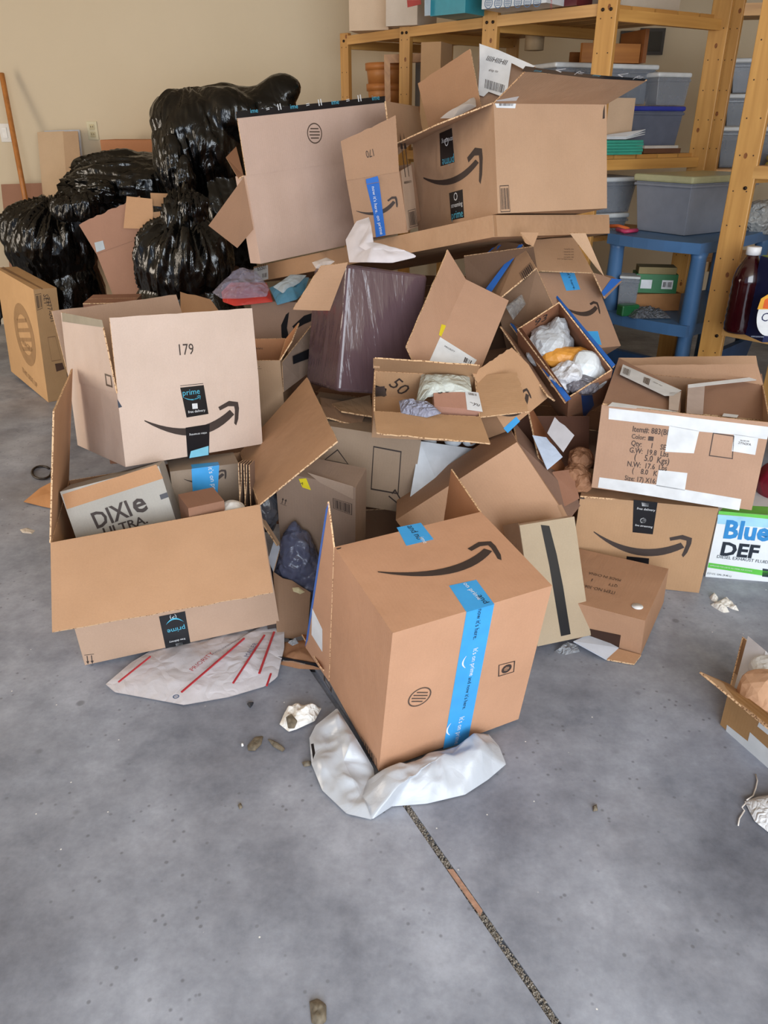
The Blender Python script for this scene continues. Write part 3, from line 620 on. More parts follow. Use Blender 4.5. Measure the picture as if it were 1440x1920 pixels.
# --- the carton marked 179 on top of it
B = carton('B', 'shipping_carton', 'pale carton marked 179 with a curved arrow, sitting on the largest open box', col='cfb5a4', inn='b8957c', openf='+z')
text(B, 'f-y', '179', (337, 666), (364, 664), INK, hs=1.25)
decal(B, 'f-y', [(338, 723), (381, 718.5), (381, 719.5), (338, 723.9)], TAPE, 'black_tape')
decal(B, '-y', [(338, 727), (382, 722), (391, 776), (350, 783)], TAPE, 'black_tape'); text(B, '-y', 'prime', (343, 742), (375, 738), CYN)
smile(B, '-y', (345, 746), (376, 743), CYN, 0.8, 'tape_curve'); decal(B, '-y', [(360, 757), (370, 756), (371, 766), (361, 767)], LBL, 'box_symbol'); text(B, '-y', 'free delivery', (353, 775), (385, 771), WHT)
decal(B, '-y', [(348, 802), (393, 795), (392, 854), (352, 860)], TAPE, 'black_tape', lift=0.0004)
text(B, '-y', 'video streaming', (388, 810), (355, 814), WHT); ring(B, '-y', (373, 828), 6, WHT, 0.25); decal(B, '-y', [(358, 846), (391, 836), (391, 853), (355, 859)], plain('7fc4dc', 0.4), 'cyan_print', lift=0.0008)
smile(B, '-y', (271, 790), (447, 762), INK)
decal(B, '-y', [(220, 748), (229, 763), (222, 765)], plain('3b4250', 0.6), 'corner_mark')
decal(B, 'f-x', [(116, 586), (191, 600), (194, 614), (117, 603)], plain('9a8f7c', 0.3), 'clear_tape'); outline(B, 'f-x', [(196, 700), (208, 704), (211, 727), (199, 723)], INK2, 1.5)
# --- inside the largest open carton
B = carton('D', 'printed_carton', 'tilted grey carton lettered in black inside the largest open box', col='aea89f', inn='b08a68', ext={'+y': 0.0})
decal(B, '-y', [(117, 927), (293, 871), (306, 897), (125, 955)], card('bf8a5a'), 'paper_tape')
text(B, '-y', 'DIXI', (182, 991), (249, 966), INK, hs=1.15, bold=0.02); text(B, '-y', 'e', (255, 964), (279, 955), INK, bold=0.02); text(B, '-y', 'ULTRA.', (197, 1005), (278, 980), INK, hs=0.85, bold=0.02)
decal(B, '-y', [(299, 928), (313, 923), (316, 932), (302, 937)], plain('4a4a50', 0.6))
B = carton('E', 'small_shipping_box', 'small grey box sealed with blue tape inside the largest open box', col='96826f', inn='96826f', ext={'-z': 0.10})
smile(B, '-y', (345, 899), (424, 884), INK); decal(B, '-y', [(359, 879), (411, 872), (408, 927), (362, 931)], BLU, 'blue_tape', lift=0.0006)
decal(B, '+z', [(358, 871), (409, 866), (411, 871), (360, 878)], BLU, 'blue_tape'); text(B, '-y', 'it\'s on pr', (390, 876), (398, 918), WHT, lift=0.0014)
for i in range(5):
    o = pan('folded_kraft_paper', [(447+i*5, 868+i, 2.02), (457+i*5, 862, 2.08), (462+i*4, 950, 2.06), (450+i*5, 948, 2.0)], cb('8a6e5c'), t=0.002, seg=3, bend=0.01*(i % 2))
    tag(o, ('leftmost', 'second', 'third', 'fourth', 'rightmost')[i]+' of the thin folded brown paper sheets right of the small blue-taped box', 'paper', 'folded paper sheets in the largest open box')
p = D(378, 945, 1.93)
cuboid('small_brown_box', (p.x, p.y, 0.01), (0.10, 0.10, p.z-0.01+0.02), card('96694e'), None, yaw=0.5); tag(bpy.data.objects['small_brown_box'], 'small dark brown box below the blue-taped box', 'box')
tag(star('white_paper', D(436, 957, 1.93), [((0, 0, 0), (0.035, 0.03, 0.02))], 0.01, 20, plain('d8d4d0', 0.6), sub=4), 'wad of white paper near the folded paper sheets', 'paper')
# --- tall carton at the far left
B = carton('K', 'tall_carton', 'tall tan carton standing on the floor at the left edge', col='c79a63', inn='b98a60', coat=0.15)
barcode(B, '+x', [(66, 552), (77, 550), (80, 578), (70, 582)], INK2, 5, 2); text(B, '+x', '7777-001', (84, 558), (95, 603), INK2)
text(B, '+x', 'SET', (81, 552), (83, 572), INK2); outline(B, '+x', [(89, 632), (104, 630), (115, 675), (97, 678)], plain('9c7755'), 1.2); decal(B, '+x', [(103, 682), (117, 680), (121, 692), (106, 697)], plain('5a3f31'))
ring(B, '-y', (46, 628), 17, plain('9c7a55'), 0.35); text(B, '-y', 'FRAGILE', (42, 645), (60, 662), plain('9c7a55'))
text(B, '-y', 'THIS SIDE UP', (42, 697), (70, 728), plain('9c7a55'))
decal(B, '+z', [(2, 503), (78, 542), (81, 541), (6, 500)], plain('8d6a48'), 'seam')
# --- upper pile
B = carton('Q', 'shipping_carton', 'big pale upright carton with black printed tape along its top edge by the trash bags', col='c8a794', inn='a88468', openf='+z', ext={'+y': -0.28})
decal(B, 'f-y', [(443, 209), (722, 180), (722, 192), (443, 222)], TAPE, 'black_tape')
for i, x in enumerate((470, 545, 622, 698)): text(B, 'f-y', 'ime', (x, 215-(x-443)*0.105), (x+14, 213.5-(x-443)*0.105), CYN, hs=0.9)
for i, x in enumerate((500, 522, 575, 598, 650, 672)): text(B, 'f-y', 'II' if i % 2 else '=', (x, 215-(x-443)*0.105), (x+6, 213.5-(x-443)*0.105), WHT, hs=0.7)
ring(B, 'f-y', (590, 250), 14, INK2)
pan('flap', [(457, 332, 2.93), (475, 430, 2.92), (445, 465, 2.90), (391, 423, 2.91)], cb('a98468', '9a7050'), B.root)
pan('flap', [(457, 330, 2.97), (443, 276, 3.3), (424, 296, 3.28), (447, 335, 2.96)], cb('8a5f42', '8a5f42'), B.root)
pan('flap', [(722, 190, 3.05), (735, 300, 3.0), (792, 250, 3.35), (783, 200, 3.4)], cb('b08a68', 'a87e5c'), B.root, jag=0.01, seg=3)
B = carton('R', 'shipping_carton', 'carton marked 170 with blue tape between the two biggest upper cartons', col='a9805f', inn='a07450', openf='+z')
smile(B, '-y', (668, 396), (744, 372), INK)
decal(B, '-y', [(687, 346), (711, 342), (723, 441), (705, 445), (700, 400)], DBL, 'blue_tape', lift=0.0006); decal(B, 'f-y', [(686, 336), (708, 330), (711, 341), (687, 345)], DBL, 'blue_tape')
text(B, '-y', 'now it\'s here.', (697, 350), (704, 400), WHT, lift=0.0014); text(B, '-y', 'on prime', (706, 405), (713, 440), WHT, lift=0.0014)
text(B, 'f-y', '170', (699, 279), (685, 283), INK, hs=1.6)
P_ = B.planes['+x']
decal(B, '+x', [(752, 320), (771, 309), (784, 426), (764, 432)], card('c9a98c'), 'pale_side'); uparrows(B, '+x', (758, 345), (772, 342), INK)
barcode(B, '+x', [(765, 395), (779, 391), (784, 423), (768, 427)], INK, 8, 5)
B = carton('S', 'shipping_carton', 'topmost big carton with open flaps, a curved arrow and black tape on its left side', col='b78f6c', inn='b0835a', openf='+z')
decal(B, '-x', [(824, 250), (847, 240), (852, 304), (826, 312)], TAPE, 'black_tape'); text(B, '-x', 'prime', (851, 293), (829, 299), CYN); text(B, '-x', 'O', (834, 275), (841, 273), WHT); text(B, '-x', 'streaming', (849, 256), (828, 263), WHT)
decal(B, '-x', [(842, 362), (867, 355), (870, 408), (846, 413)], TAPE, 'black_tape'); text(B, '-x', 'prime', (847, 411), (868, 406), CYN); text(B, '-x', 'O', (851, 377), (858, 375), WHT); text(B, '-x', 'streaming', (846, 390), (867, 385), WHT)
smile(B, '-x', (794, 335), (904, 291), INK, 0.55)
barcode(B, '-y', [(937, 348), (954, 347), (957, 397), (939, 398)], INK, 7, 9); decal(B, '-y', [(1131, 208), (1134, 196), (1134, 222), (1130, 223)], INK)
decal(B, '-y', [(927, 191), (968, 192), (966, 203), (931, 202)], WHT, 'barcode_sticker'); barcode(B, '-y', [(936, 193), (963, 194), (962, 199), (936, 199)], INK2, 14, 2, False, lift=0.001)
decal(B, 'f-y', [(929, 189), (973, 181), (968, 189), (932, 190)], LBL, 'barcode_sticker')
decal(B, 'f-y', [(985, 124), (1030, 131), (1120, 141), (1213, 148), (1208, 152), (1112, 147), (1020, 137), (978, 134)], TAPE, 'black_tape')
for i, x in enumerate((1000, 1035, 1075, 1110, 1150, 1185)): text(B, 'f-y', ('ime', '<', 'f=')[i % 3], (x, 134+(x-1000)*0.078), (x+14, 135+(x-1000)*0.078), (CYN, WHT, WHT)[i % 3], hs=0.9)
pan('flap', [(810, 262, 3.1), (905, 215, 3.0), (882, 92, 3.12), (784, 157, 3.25)], cb('b0815a', 'b0815a'), B.root, seg=4, jag=0.004)
TORN = plain('dfe0e3', 0.7)
fl_ = pan('flap', [(893, 205, 3.05), (968, 195, 3.0), (1004, 124, 3.12), (899, 82, 3.2)], cb('a98468', 'a98468'), B.root, seg=3, jag=0.008)
def freeplane(root, q):
    b_ = Box(); b_.root = root; a, b, c = [D(*p) for p in q[:3]]; n = (b-a).cross(c-a).normalized()
    if n.dot(CAMP-a) < 0: n = -n
    b_.planes = {'p': (a, n, 0.0035)}; return b_
fp = freeplane(B.root, [(893, 205, 3.05), (968, 195, 3.0), (1004, 124, 3.12)])
fp2 = freeplane(B.root, [(893, 205, 3.05), (968, 195, 3.0), (899, 82, 3.2)]); fp2.planes['p'] = (fp2.planes['p'][0], fp2.planes['p'][1], 0.009)
decal(fp2, 'p', [(899, 82), (935, 94), (1004, 124), (986, 132), (959, 118), (952, 165), (938, 180), (916, 172), (907, 181), (896, 178), (899, 130)], TORN, 'torn_paper_layer')
text(fp2, 'p', 'IIIIHIIHII', (911, 113), (948, 122), INK, hs=1.1, lift=0.0016); text(fp2, 'p', 'ship to', (916, 133), (933, 136), INK2, lift=0.0016)
barcode(fp2, 'p', [(910, 146), (948, 158), (944, 177), (908, 167)], INK, 16, 7, False, lift=0.0016)
o = pillow('white_packing_paper', [D(825, 222, 3.0), D(858, 205, 3.02), D(891, 182, 3.05), D(893, 200, 3.0), D(850, 222, 2.98)], 0.02, 0.008, 14, plain('c9bdb5', 0.7), up=(0, -0.8, 0.6), seed=4)
tag(o, 'crumpled white paper lining inside the topmost open carton', 'paper')
B = carton('T', 'long_flat_carton', 'long flat carton lying across the pile under the topmost cartons', col='b58a63', inn='a87c55', wr=0.6)
text(B, '-x', '213', (673, 482), (691, 475), INK); decal(B, '-x', [(476, 503), (502, 497), (503, 523), (478, 530)], LBL, 'paper_label')
text(B, '-x', '65501', (483, 508), (499, 504), INK, lift=0.001); barcode(B, '-x', [(491, 512), (501, 510), (501, 520), (492, 522)], INK2, 4, 4, False, lift=0.001)
decal(B, '-y', [(925, 403), (930, 403), (933, 443), (928, 443)], card('a3774f'), 'crease')
pan('torn_corner', [(975, 436, 2.55), (1010, 437, 2.55), (1000, 462, 2.53), (985, 455, 2.53)], cb('b58a63'), B.root)
pan('torn_corner', [(1068, 437, 2.58), (1098, 437, 2.58), (1133, 518, 2.60), (1118, 502, 2.60)], cb('b08560', 'c29a74'), B.root, seg=3, jag=0.006)
# --- middle of the pile
B = carton('V', 'wrapped_parcel', 'parcel wrapped in shiny brown film in the middle of the pile', 'parcel', col='5c4444', inn='5c4444')
FILM = creased('5c484d', rough=0.13, scale=2.6, strength=0.52, stretch=(5, 5, 0.45), dist=0.02, vw=0.5); B.body.data.materials[0] = FILM
bv = B.body.modifiers.new('bevel', 'BEVEL'); bv.width = 0.012; bv.segments = 3
pan('flap', [(652, 492, 2.42), (618, 582, 2.42), (550, 582, 2.36), (603, 500, 2.40)], cb('bb9066', 'b08560'), B.root, seg=4, bend=0.01, jag=0.004)
tag(pillow('white_tissue', [D(655, 492, 2.42), D(648, 450, 2.50), D(668, 415, 2.52), D(693, 407, 2.5), D(690, 425, 2.46), D(672, 462, 2.42), D(700, 478, 2.36), D(772, 474, 2.34), D(782, 482, 2.33), D(735, 493, 2.32), D(690, 492, 2.34)], 0.012, 0.012, 9, plain('cfc8cc', 0.6), up=(0.1, -0.7, 0.7), seed=9, flat=0.1), 'upright crumpled white tissue paper on top of the brown wrapped parcel', 'tissue')
tag(pillow('white_foam_piece', [D(585, 492, 2.5), D(612, 483, 2.52), D(628, 490, 2.48), D(608, 505, 2.46), D(592, 503, 2.46)], 0.012, 0.004, 12, plain('c9bdb8', 0.7), up=(0, -0.7, 0.7)), 'small white foam piece left of the tissue on the wrapped parcel', 'foam')
B = carton('W', 'leaning_carton', 'carton leaning right of the wrapped parcel with a yellow tag and a shipping label', col='b98d6e', inn='b58a6a', ext={'+y': -0.02})
decal(B, 'f-y' if 'f-y' in B.planes else '-y', [(828, 608), (836, 610), (831, 633), (823, 628)], YEL, 'yellow_tag')
decal(B, '-y', [(819, 628), (894, 675), (888, 684), (798, 690)], WHT, 'shipping_label'); text(B, '-y', 'PRIORITY', (833, 650), (852, 661), INK, lift=0.001); barcode(B, '-y', [(872, 668), (886, 676), (882, 684), (868, 680)], INK, 5, 2, False, lift=0.001)
t = thing('open_taped_carton', 'open dark carton whose two raised flaps are edged with blue tape', 'box', tuple(D(960, 600, 2.8)))
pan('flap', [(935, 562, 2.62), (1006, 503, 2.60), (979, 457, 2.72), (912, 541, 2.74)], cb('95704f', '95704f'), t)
fp = freeplane(t, [(935, 562, 2.62), (1006, 503, 2.60), (979, 457, 2.72)]); decal(fp, 'p', [(973, 459), (981, 458), (920, 549), (911, 541)], DBL, 'blue_tape')
barcode(fp, 'p', [(974, 512), (994, 492), (1002, 507), (982, 528)], INK, 6, 5)
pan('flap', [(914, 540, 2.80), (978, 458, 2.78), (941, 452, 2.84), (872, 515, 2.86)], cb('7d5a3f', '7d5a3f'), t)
fp = freeplane(t, [(914, 540, 2.80), (978, 458, 2.78), (941, 452, 2.84)]); decal(fp, 'p', [(923, 465), (940, 459), (884, 521), (872, 513)], DBL, 'blue_tape')
pan('carton_wall', [(1006, 503, 2.66), (1045, 590, 2.66), (960, 700, 2.70), (930, 560, 2.72)], cb('86654a', '86654a'), t); pan('carton_wall', [(870, 480, 2.70), (1000, 462, 2.68), (1030, 640, 2.84), (885, 660, 2.84)], cb('6d4f38', '6d4f38'), t)  # inner walls: the shading inside the carton is put into their browns
tag(pillow('clear_tape_strip', [D(948, 575, 2.6), D(978, 552, 2.62), D(986, 570, 2.62), D(962, 600, 2.6)], 0.008, 0.008, 20, creased('8f8b88', 0.1, 12, 0.6, alpha=0.5), up=(0, -0.8, 0.6)), 'crinkled clear tape stuck on the wall of the dark open carton', 'tape')
B = carton('Y', 'shipping_carton', 'tilted carton with a curved arrow and two blue tape pieces near the blue shelf', col='a67f63', inn='9a7050')
decal(B, '-y', [(1049, 509), (1076, 509), (1088, 543), (1062, 545)], BLU, 'blue_tape'); text(B, '-y', 'it\'s here.', (1063, 512), (1076, 543), TXB, lift=0.001)
decal(B, '-y', [(1100, 621), (1121, 621), (1128, 647), (1112, 643)], BLU, 'blue_tape'); smile(B, '-y', (1050, 572), (1122, 571), INK)
t = thing('carton_top_flaps', 'raised kraft flaps with small print behind the tilted carton by the blue shelf', 'box', tuple(D(1050, 500, 2.75)))
pan('flap', [(1004, 508, 2.72), (1112, 512, 2.74), (1076, 446, 2.85), (996, 450, 2.82)], cb('a47c58', 'a47c58'), t, seg=2, jag=0.003); fp = freeplane(t, [(1004, 508, 2.72), (1112, 512, 2.74), (1076, 446, 2.85)])
for i in range(4): text(fp, 'p', 'recycle me', (1058, 468+i*5), (1076, 468+i*5), INK2)
text(fp, 'p', 'scan to learn more', (1045, 486), (1074, 487), INK2)
pan('flap', [(1112, 512, 2.76), (1134, 560, 2.80), (1165, 528, 2.9), (1146, 518, 2.9)], cb('97735a', '97735a'), t); fp = freeplane(t, [(1112, 512, 2.76), (1134, 560, 2.80), (1165, 528, 2.9)]); decal(fp, 'p', [(1132, 556), (1128, 548), (1147, 522), (1166, 524)], DBL, 'blue_tape')
# carton marked 93 with soft mailers
B = carton('Z', 'open_carton', 'narrow open carton marked 93 filled with soft mailers', col='a87452', inn='96603e', openf='+z')
text(B, 'in+y', '93', (1001, 612), (1024, 600), INK)
decal(B, 'in-x', [(972, 616), (978, 614), (1070, 745), (1064, 750)], card('8d5d40'), 'rim_fold')
pan('flap', [(971, 613, 2.68), (1064, 752, 2.28), (1060, 756, 2.26), (956, 608, 2.66)], [plain('3d67a8', 0.4), card('a87452'), flute()], B.root, t=0.004)
pan('flap', [(1047, 567, 2.70), (1149, 690, 2.36), (1152, 686, 2.38), (1038, 552, 2.74)], [card('a06c4a'), plain('3d67a8', 0.4), flute()], B.root, t=0.004)
pan('flap', [(965, 640, 2.62), (1040, 752, 2.32), (1026, 742, 2.3), (938, 612, 2.6)], cb('a57a5c', 'a57a5c'), B.root, seg=2, jag=0.006)
pan('blue_tape', [(957, 606, 2.655), (963, 609, 2.655), (1070, 748, 2.275), (1062, 753, 2.265)], [DBL]*3, B.root, t=0.003)
pan('blue_tape', [(1038, 552, 2.735), (1045, 555, 2.725), (1153, 684, 2.365), (1147, 689, 2.355)], [DBL]*3, B.root, t=0.003)
decal(B, '-y', [(1090, 742), (1108, 726), (1114, 760), (1094, 785)], plain('2d4f8a', 0.4), 'blue_tape')
PLW, PLG, YLW = creased('d3d8dc', 0.35, 5, 0.25), creased('b4b7bc', 0.35, 6, 0.4), creased('d2903a', 0.45, 6, 0.25)
tag(star('plastic_mailer', D(1030, 652, 2.52), [((0, 0, 0), (0.066, 0.07, 0.06)), ((0.02, 0, 0.03), (0.03, 0.05, 0.06))], 0.022, 13, PLG, seed=5, sub=4, smooth=False), 'crumpled pale grey mailer at the back of the carton marked 93', 'mailer')
tag(star('padded_envelope', D(1060, 672, 2.45), [((0, 0, 0), (0.075, 0.035, 0.03)), ((0.03, 0, 0.0), (0.05, 0.03, 0.035))], 0.014, 12, YLW, seed=2, sub=3, smooth=False), 'yellow padded envelope in the carton marked 93', 'envelope')
tag(star('plastic_mailer', D(1098, 690, 2.40), [((0, 0, 0), (0.042, 0.04, 0.05)), ((0.02, 0, -0.03), (0.05, 0.035, 0.04))], 0.012, 9, PLW, seed=7, sub=3, smooth=False), 'smooth white mailer at the right of the carton marked 93', 'mailer')
tag(star('plastic_mailer', D(1066, 708, 2.38), [((0, 0, 0), (0.048, 0.04, 0.040))], 0.020, 16, creased('cdced4', 0.3, 9, 0.4), seed=12, sub=4, smooth=False), 'crumpled white mailer with dark print at the front of the carton marked 93', 'mailer')
tag(star('plastic_mailer', D(1090, 722, 2.36), [((0, 0, 0), (0.05, 0.04, 0.025))], 0.014, 16, creased('6d6a72', 0.3, 12, 0.6), seed=13, sub=4, smooth=False), 'dark grey plastic wrap under the white mailers in the carton marked 93', 'mailer')
# small open carton marked 50
B = carton('AA', 'open_carton', 'small shallow open carton marked 50 holding a pink box', col='bb9069', inn='b98d62', openf='+z', jag=0.006)
decal(B, 'in-x', [(701, 726), (721, 724), (725, 742), (702, 744)], TAPE, 'black_tape')
text(B, 'in+y', '50', (728, 722), (752, 742), INK)
decal(B, 'in+y', [(703, 722), (725, 729), (722, 745), (704, 738)], TAPE, 'black_tape')
pan('corner_tape', [(700, 690, 2.24), (712, 690, 2.24), (712, 672, 2.26), (700, 672, 2.26)], cb('b58d68'), B.root)
p = G(850, 775, 0.585); PM = creased('b8bcb4', 0.4, 10, 0.4)
tag(pillow('bubble_mailer', [D(790, 702, 2.28), D(880, 706, 2.28), D(885, 735, 2.2), D(800, 745, 2.18), D(778, 765, 2.14), D(785, 730, 2.2)], 0.03, 0.012, 12, PM, up=(0, -0.4, 0.9), seed=3), 'pale grey green bubble mailer inside the carton marked 50', 'mailer')
B = carton('pb', 'small_pink_box', 'small pinkish brown box with a shipping label inside the carton marked 50', col='b37f68', inn='b37f68',
    fit=dict(d=[0.135, 0.075, 0.03], R=[[0.99, 0.0, 0.08], [-0.03, 0.93, -0.36], [-0.08, 0.36, 0.93]], t=tuple(D(855, 757, 2.165)+Vector((0, 0, 0)))))
decal(B, '+z', [(872, 733), (897, 736), (905, 772), (876, 768)], LBL, 'paper_label'); barcode(B, '+z', [(877, 735), (893, 738), (894, 743), (879, 741)], INK2, 8, 3, False, lift=0.001); text(B, '+z', '~yu', (880, 756), (898, 762), INK, lift=0.001); text(B, '+z', '35', (822, 738), (846, 735), INK)
tag(pillow('air_pillow_film', [D(748, 752, 2.15), D(775, 752, 2.16), D(812, 760, 2.12), D(828, 775, 2.09), D(800, 783, 2.08), D(752, 775, 2.1)], 0.02, 0.015, 22, creased('9fa0b4', 0.12, 14, 0.7, alpha=0.85), up=(0, -0.4, 0.9), seed=6), 'crinkled clear air pillow film at the front of the carton marked 50', 'plastic film')
B = carton('BB', 'shipping_carton', 'half hidden carton with part of a curved arrow right of the carton marked 50', col='b88b62', inn='b58559', ext={'-z': 0.0})
smile(B, '-y', (935, 778), (990, 731), INK, 1.3); decal(B, '-y', [(944, 803), (952, 812), (975, 790), (968, 781)], BLU, 'blue_tape')
# behind and below
B = carton('CC', 'printed_carton', 'carton with a printed rectangle below the carton marked 50', col='a58b72', inn='a9845f', t=0.004)
outline(B, '-y', [(700, 836), (753, 846), (747, 927), (695, 918)], INK, 2.4); outline(B, '-y', [(608, 862), (633, 842), (654, 871)], INK, 2.2)
text(B, '-y', '883 BK/', (600, 876), (628, 880), INK, hs=1.1); text(B, '-y', 'NO.308 001', (583, 889), (612, 893), INK); text(B, '-y', '17', (744, 944), (757, 930), INK, hs=1.2)
pan('flap', [(600, 746, 2.50), (690, 762, 2.48), (676, 800, 2.36), (606, 782, 2.34)], cb('9a7558', '9a7558'), B.root, seg=2, jag=0.006)
pan('flap', [(622, 758, 2.46), (694, 742, 2.50), (700, 782, 2.38), (640, 772, 2.38)], cb('b08861', 'b08861'), B.root, seg=2, jag=0.004)
decal(B, '-y', [(570, 892), (610, 899), (609, 909), (585, 905)], LBL, 'paper_label')
B = carton('EE', 'printed_carton', 'carton with two up arrows and a barcode low in the pile', col='957a66', inn='957a66', ext={'-z': 0.185, '+y': -0.20})
uparrows(B, '-y', (525, 944), (537, 949), INK); barcode(B, '-y', [(624, 934), (660, 945), (660, 966), (625, 953)], INK, 10, 8)
decal(B, '-y', [(560, 898), (574, 897), (583, 919), (567, 914)], YEL, 'yellow_tag'); decal(B, '-y', [(576, 886), (662, 912), (662, 935), (660, 935), (600, 905)], card('a58a74'), 'paper_tape'); text(B, '-y', 'A', (563, 907), (568, 910), INK, lift=0.001)
o = pan('white_foam_sheet', [(770, 937, 2.22), (828, 935, 2.2), (900, 868, 2.3), (893, 842, 2.36)], [plain('d6dbe2', 0.7)]*3, t=0.02); bpy.data.objects.remove(o)
fq = [D(768, 937, 2.20), D(832, 934, 2.20), D(902, 862, 2.30), D(893, 842, 2.36), D(787, 827, 2.30)]
n_ = Vector((0, -0.9, 0.4)).normalized()*0.02
tag(mesh('white_foam_sheet', fq+[v-n_ for v in fq], [(0, 1, 2, 3, 4), (9, 8, 7, 6, 5)]+[(i, 5+i, 5+(i+1) % 5, (i+1) % 5) for i in range(5)], plain('d6dbe2', 0.7)), 'smooth white foam sheet beside the carton with the printed rectangle', 'foam')
for i, (x, w_) in enumerate(((805, 14), (850, 20), (880, 12))):
    o = star('white_foam_block', D(x, 828, 2.36), [((0, 0, 0), (0.012+w_*0.0008, 0.02, 0.014))], 0.004, 20, plain('cfd6de', 0.6), sub=3, seed=i)
    tag(o, ('left', 'middle', 'right')[i]+' small white foam block behind the smooth foam sheet', 'foam', 'foam blocks behind the foam sheet')
B = carton('FF', 'tilted_carton', 'plain tilted carton directly behind the nearest carton', col='b98c68', inn='a9764e')
decal(B, '-y', [(1045, 948), (1053, 946), (1067, 973), (1058, 976)], card('a87d58'), 'end_fold')
t = thing('open_carton', 'open carton lying on its side showing an orange brown inside, left of the white-taped box', 'box', tuple(D(1040, 880, 2.3)))
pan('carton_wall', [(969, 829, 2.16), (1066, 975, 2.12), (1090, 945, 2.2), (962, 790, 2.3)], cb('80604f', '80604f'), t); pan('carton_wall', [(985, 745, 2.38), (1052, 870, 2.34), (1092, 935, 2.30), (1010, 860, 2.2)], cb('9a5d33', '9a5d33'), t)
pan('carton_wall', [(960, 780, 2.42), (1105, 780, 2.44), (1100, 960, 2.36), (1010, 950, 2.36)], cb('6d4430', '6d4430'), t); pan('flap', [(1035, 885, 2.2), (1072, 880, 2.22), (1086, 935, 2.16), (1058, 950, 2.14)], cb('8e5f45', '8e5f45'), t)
for q, lb, m_ in (([(998, 816, 2.20), (1026, 881, 2.16), (1055, 857, 2.18), (1024, 820, 2.21)], 'white card label sheet in the open carton left of the white-taped box', 'a4afc2'),  # white sheet, its partial shade put into the grey-blue colour
                  ([(1026, 812, 2.24), (1056, 848, 2.21), (1077, 816, 2.23), (1040, 782, 2.26)], 'torn shipping label with a barcode in the dark gap left of the white-taped box', 'aaa5a8')):
    o = pan('label_sheet', q, [plain(m_, 0.5)]*3, t=0.002, seg=2, jag=0.004); tag(o, lb, 'label')
KP = creased('94694c', 0.75, 9, 0.5)
for i, (x, y, r) in enumerate(((1090, 862, 0.032), (1080, 890, 0.030), (1092, 905, 0.026))):
    tag(star('kraft_paper_wad', D(x, y, 2.26-i*0.03), [((0, 0, 0), (r, r, r*1.1))], 0.016, 18, KP, seed=i+20, sub=3, smooth=False), ('topmost', 'middle', 'lowest')[i]+' crumpled kraft paper wad left of the white-taped box', 'paper', 'kraft paper wads left of the white-taped box')
B = carton('PP', 'open_carton', 'small open carton right of the carton marked 179', col='a38261', inn='b67c4e', openf='+z', ext={'-z': 0.12})
text(B, 'in+y', 'HANDLE', (492, 652), (470, 651), INK); text(B, '-y', '.:.', (483, 692), (490, 692), INK)
pan('flap', [(528, 680, 2.62), (531, 735, 2.60), (590, 690, 2.72), (584, 610, 2.78)], cb('7d6656', '6f5546'), B.root, seg=2); fp = freeplane(B.root, [(528, 680, 2.62), (531, 735, 2.60), (590, 690, 2.72)])
decal(fp, 'p', [(549, 668), (580, 654), (580, 672), (550, 683)], BLK, 'black_tape')
B = carton('QQ', 'shipping_carton', 'shadowed carton with big black arrow print behind the small open carton', col='9b7a64', inn='9b7a64', ext={'-z': 0.0, '+y': -0.08})
decal(B, '-y', [(536, 590), (542, 585), (538, 615), (543, 640), (536, 643), (528, 632), (527, 610)], BLK, 'arrow_print'); decal(B, '-y', [(548, 612), (570, 592), (600, 582), (602, 594), (570, 608), (552, 618)], BLK, 'arrow_print')
gl, gr, gu = G(1008, 1212, 0.03), G(1108, 1191, 0.03), D(974, 985, 1.90)
gx, gz = gr-gl, gu-gl; gy = gz.cross(gx).normalized()*0.028
Mg = Matrix((gx.normalized(), gy.normalized(), gz.normalized())).transposed()
fitg = dict(d=[gx.length, 0.028, gz.length], R=[list(r) for r in Mg], t=tuple(gl+gx/2+gy/2+gz/2))
B = carton('GG', fit=fitg, name='wrapped_carton', label= 'flat carton banded with black tape leaning behind the nearest carton', col='a89478', inn='a89478', coat=0.8, wr=0.5)
decal(B, '-y', [(1014, 984), (1030, 986), (1044, 1040), (1056, 1100), (1070, 1189), (1052, 1193), (1040, 1120), (1030, 1060)], BLK, 'black_tape'); decal(B, '-x', [(942, 985), (972, 980), (1003, 1180), (990, 1170)], card('a9896b'), 'side_panel')
B = carton('HH', 'low_carton', 'low carton with upside down print on the floor, a hole cut in its front', col='b0825f', inn='8f6042')
text(B, '+z', 'MADE IN CHINA', (1165, 1086), (1105, 1072), INK2, hs=1.5); text(B, '+z', 'QTY', (1159, 1097), (1142, 1093), INK2, hs=1.5); text(B, '+z', '1', (1112.0, 1085), (1110.6, 1084.7), INK2); text(B, '+z', 'ITEM NO-3061P', (1154, 1109), (1088, 1094), INK2, hs=1.5)
decal(B, '-y', [(1106, 1179), (1164, 1191), (1160, 1218), (1104, 1198)], plain('3a241a', 0.9), 'hole_shade')  # flat dark patch painted for the shade inside the opening
tag(lathe('white_sticker', onplane(1195, 1137, *_pl(B, '+z')), [(0.016, 0), (0.016, 0.0008)], plain('e6e6e8', 0.3)), 'round white sticker under clear film on the low carton', 'sticker')
pan('flap', [(1158, 1217, 1.80), (1202, 1229, 1.77), (1189, 1246, 1.74), (1138, 1237, 1.76)], cb('b98a62'), B.root)
tag(pan('white_card', [(1075, 1203, 1.82), (1108, 1188, 1.86), (1160, 1215, 1.80), (1137, 1237, 1.76)], [plain('c3c8d4', 0.6)]*3, t=0.003), 'white card sliding out of the hole of the low carton', 'card')
tag(pillow('clear_wrap', [G(1040, 1222), G(1060, 1208), G(1085, 1212), G(1088, 1222), G(1060, 1228)], 0.014, 0.012, 28, creased('c4c8d0', 0.08, 16, 0.8, alpha=0.45), seed=8), 'shred of clear wrap on the floor under the black-banded carton', 'plastic film')
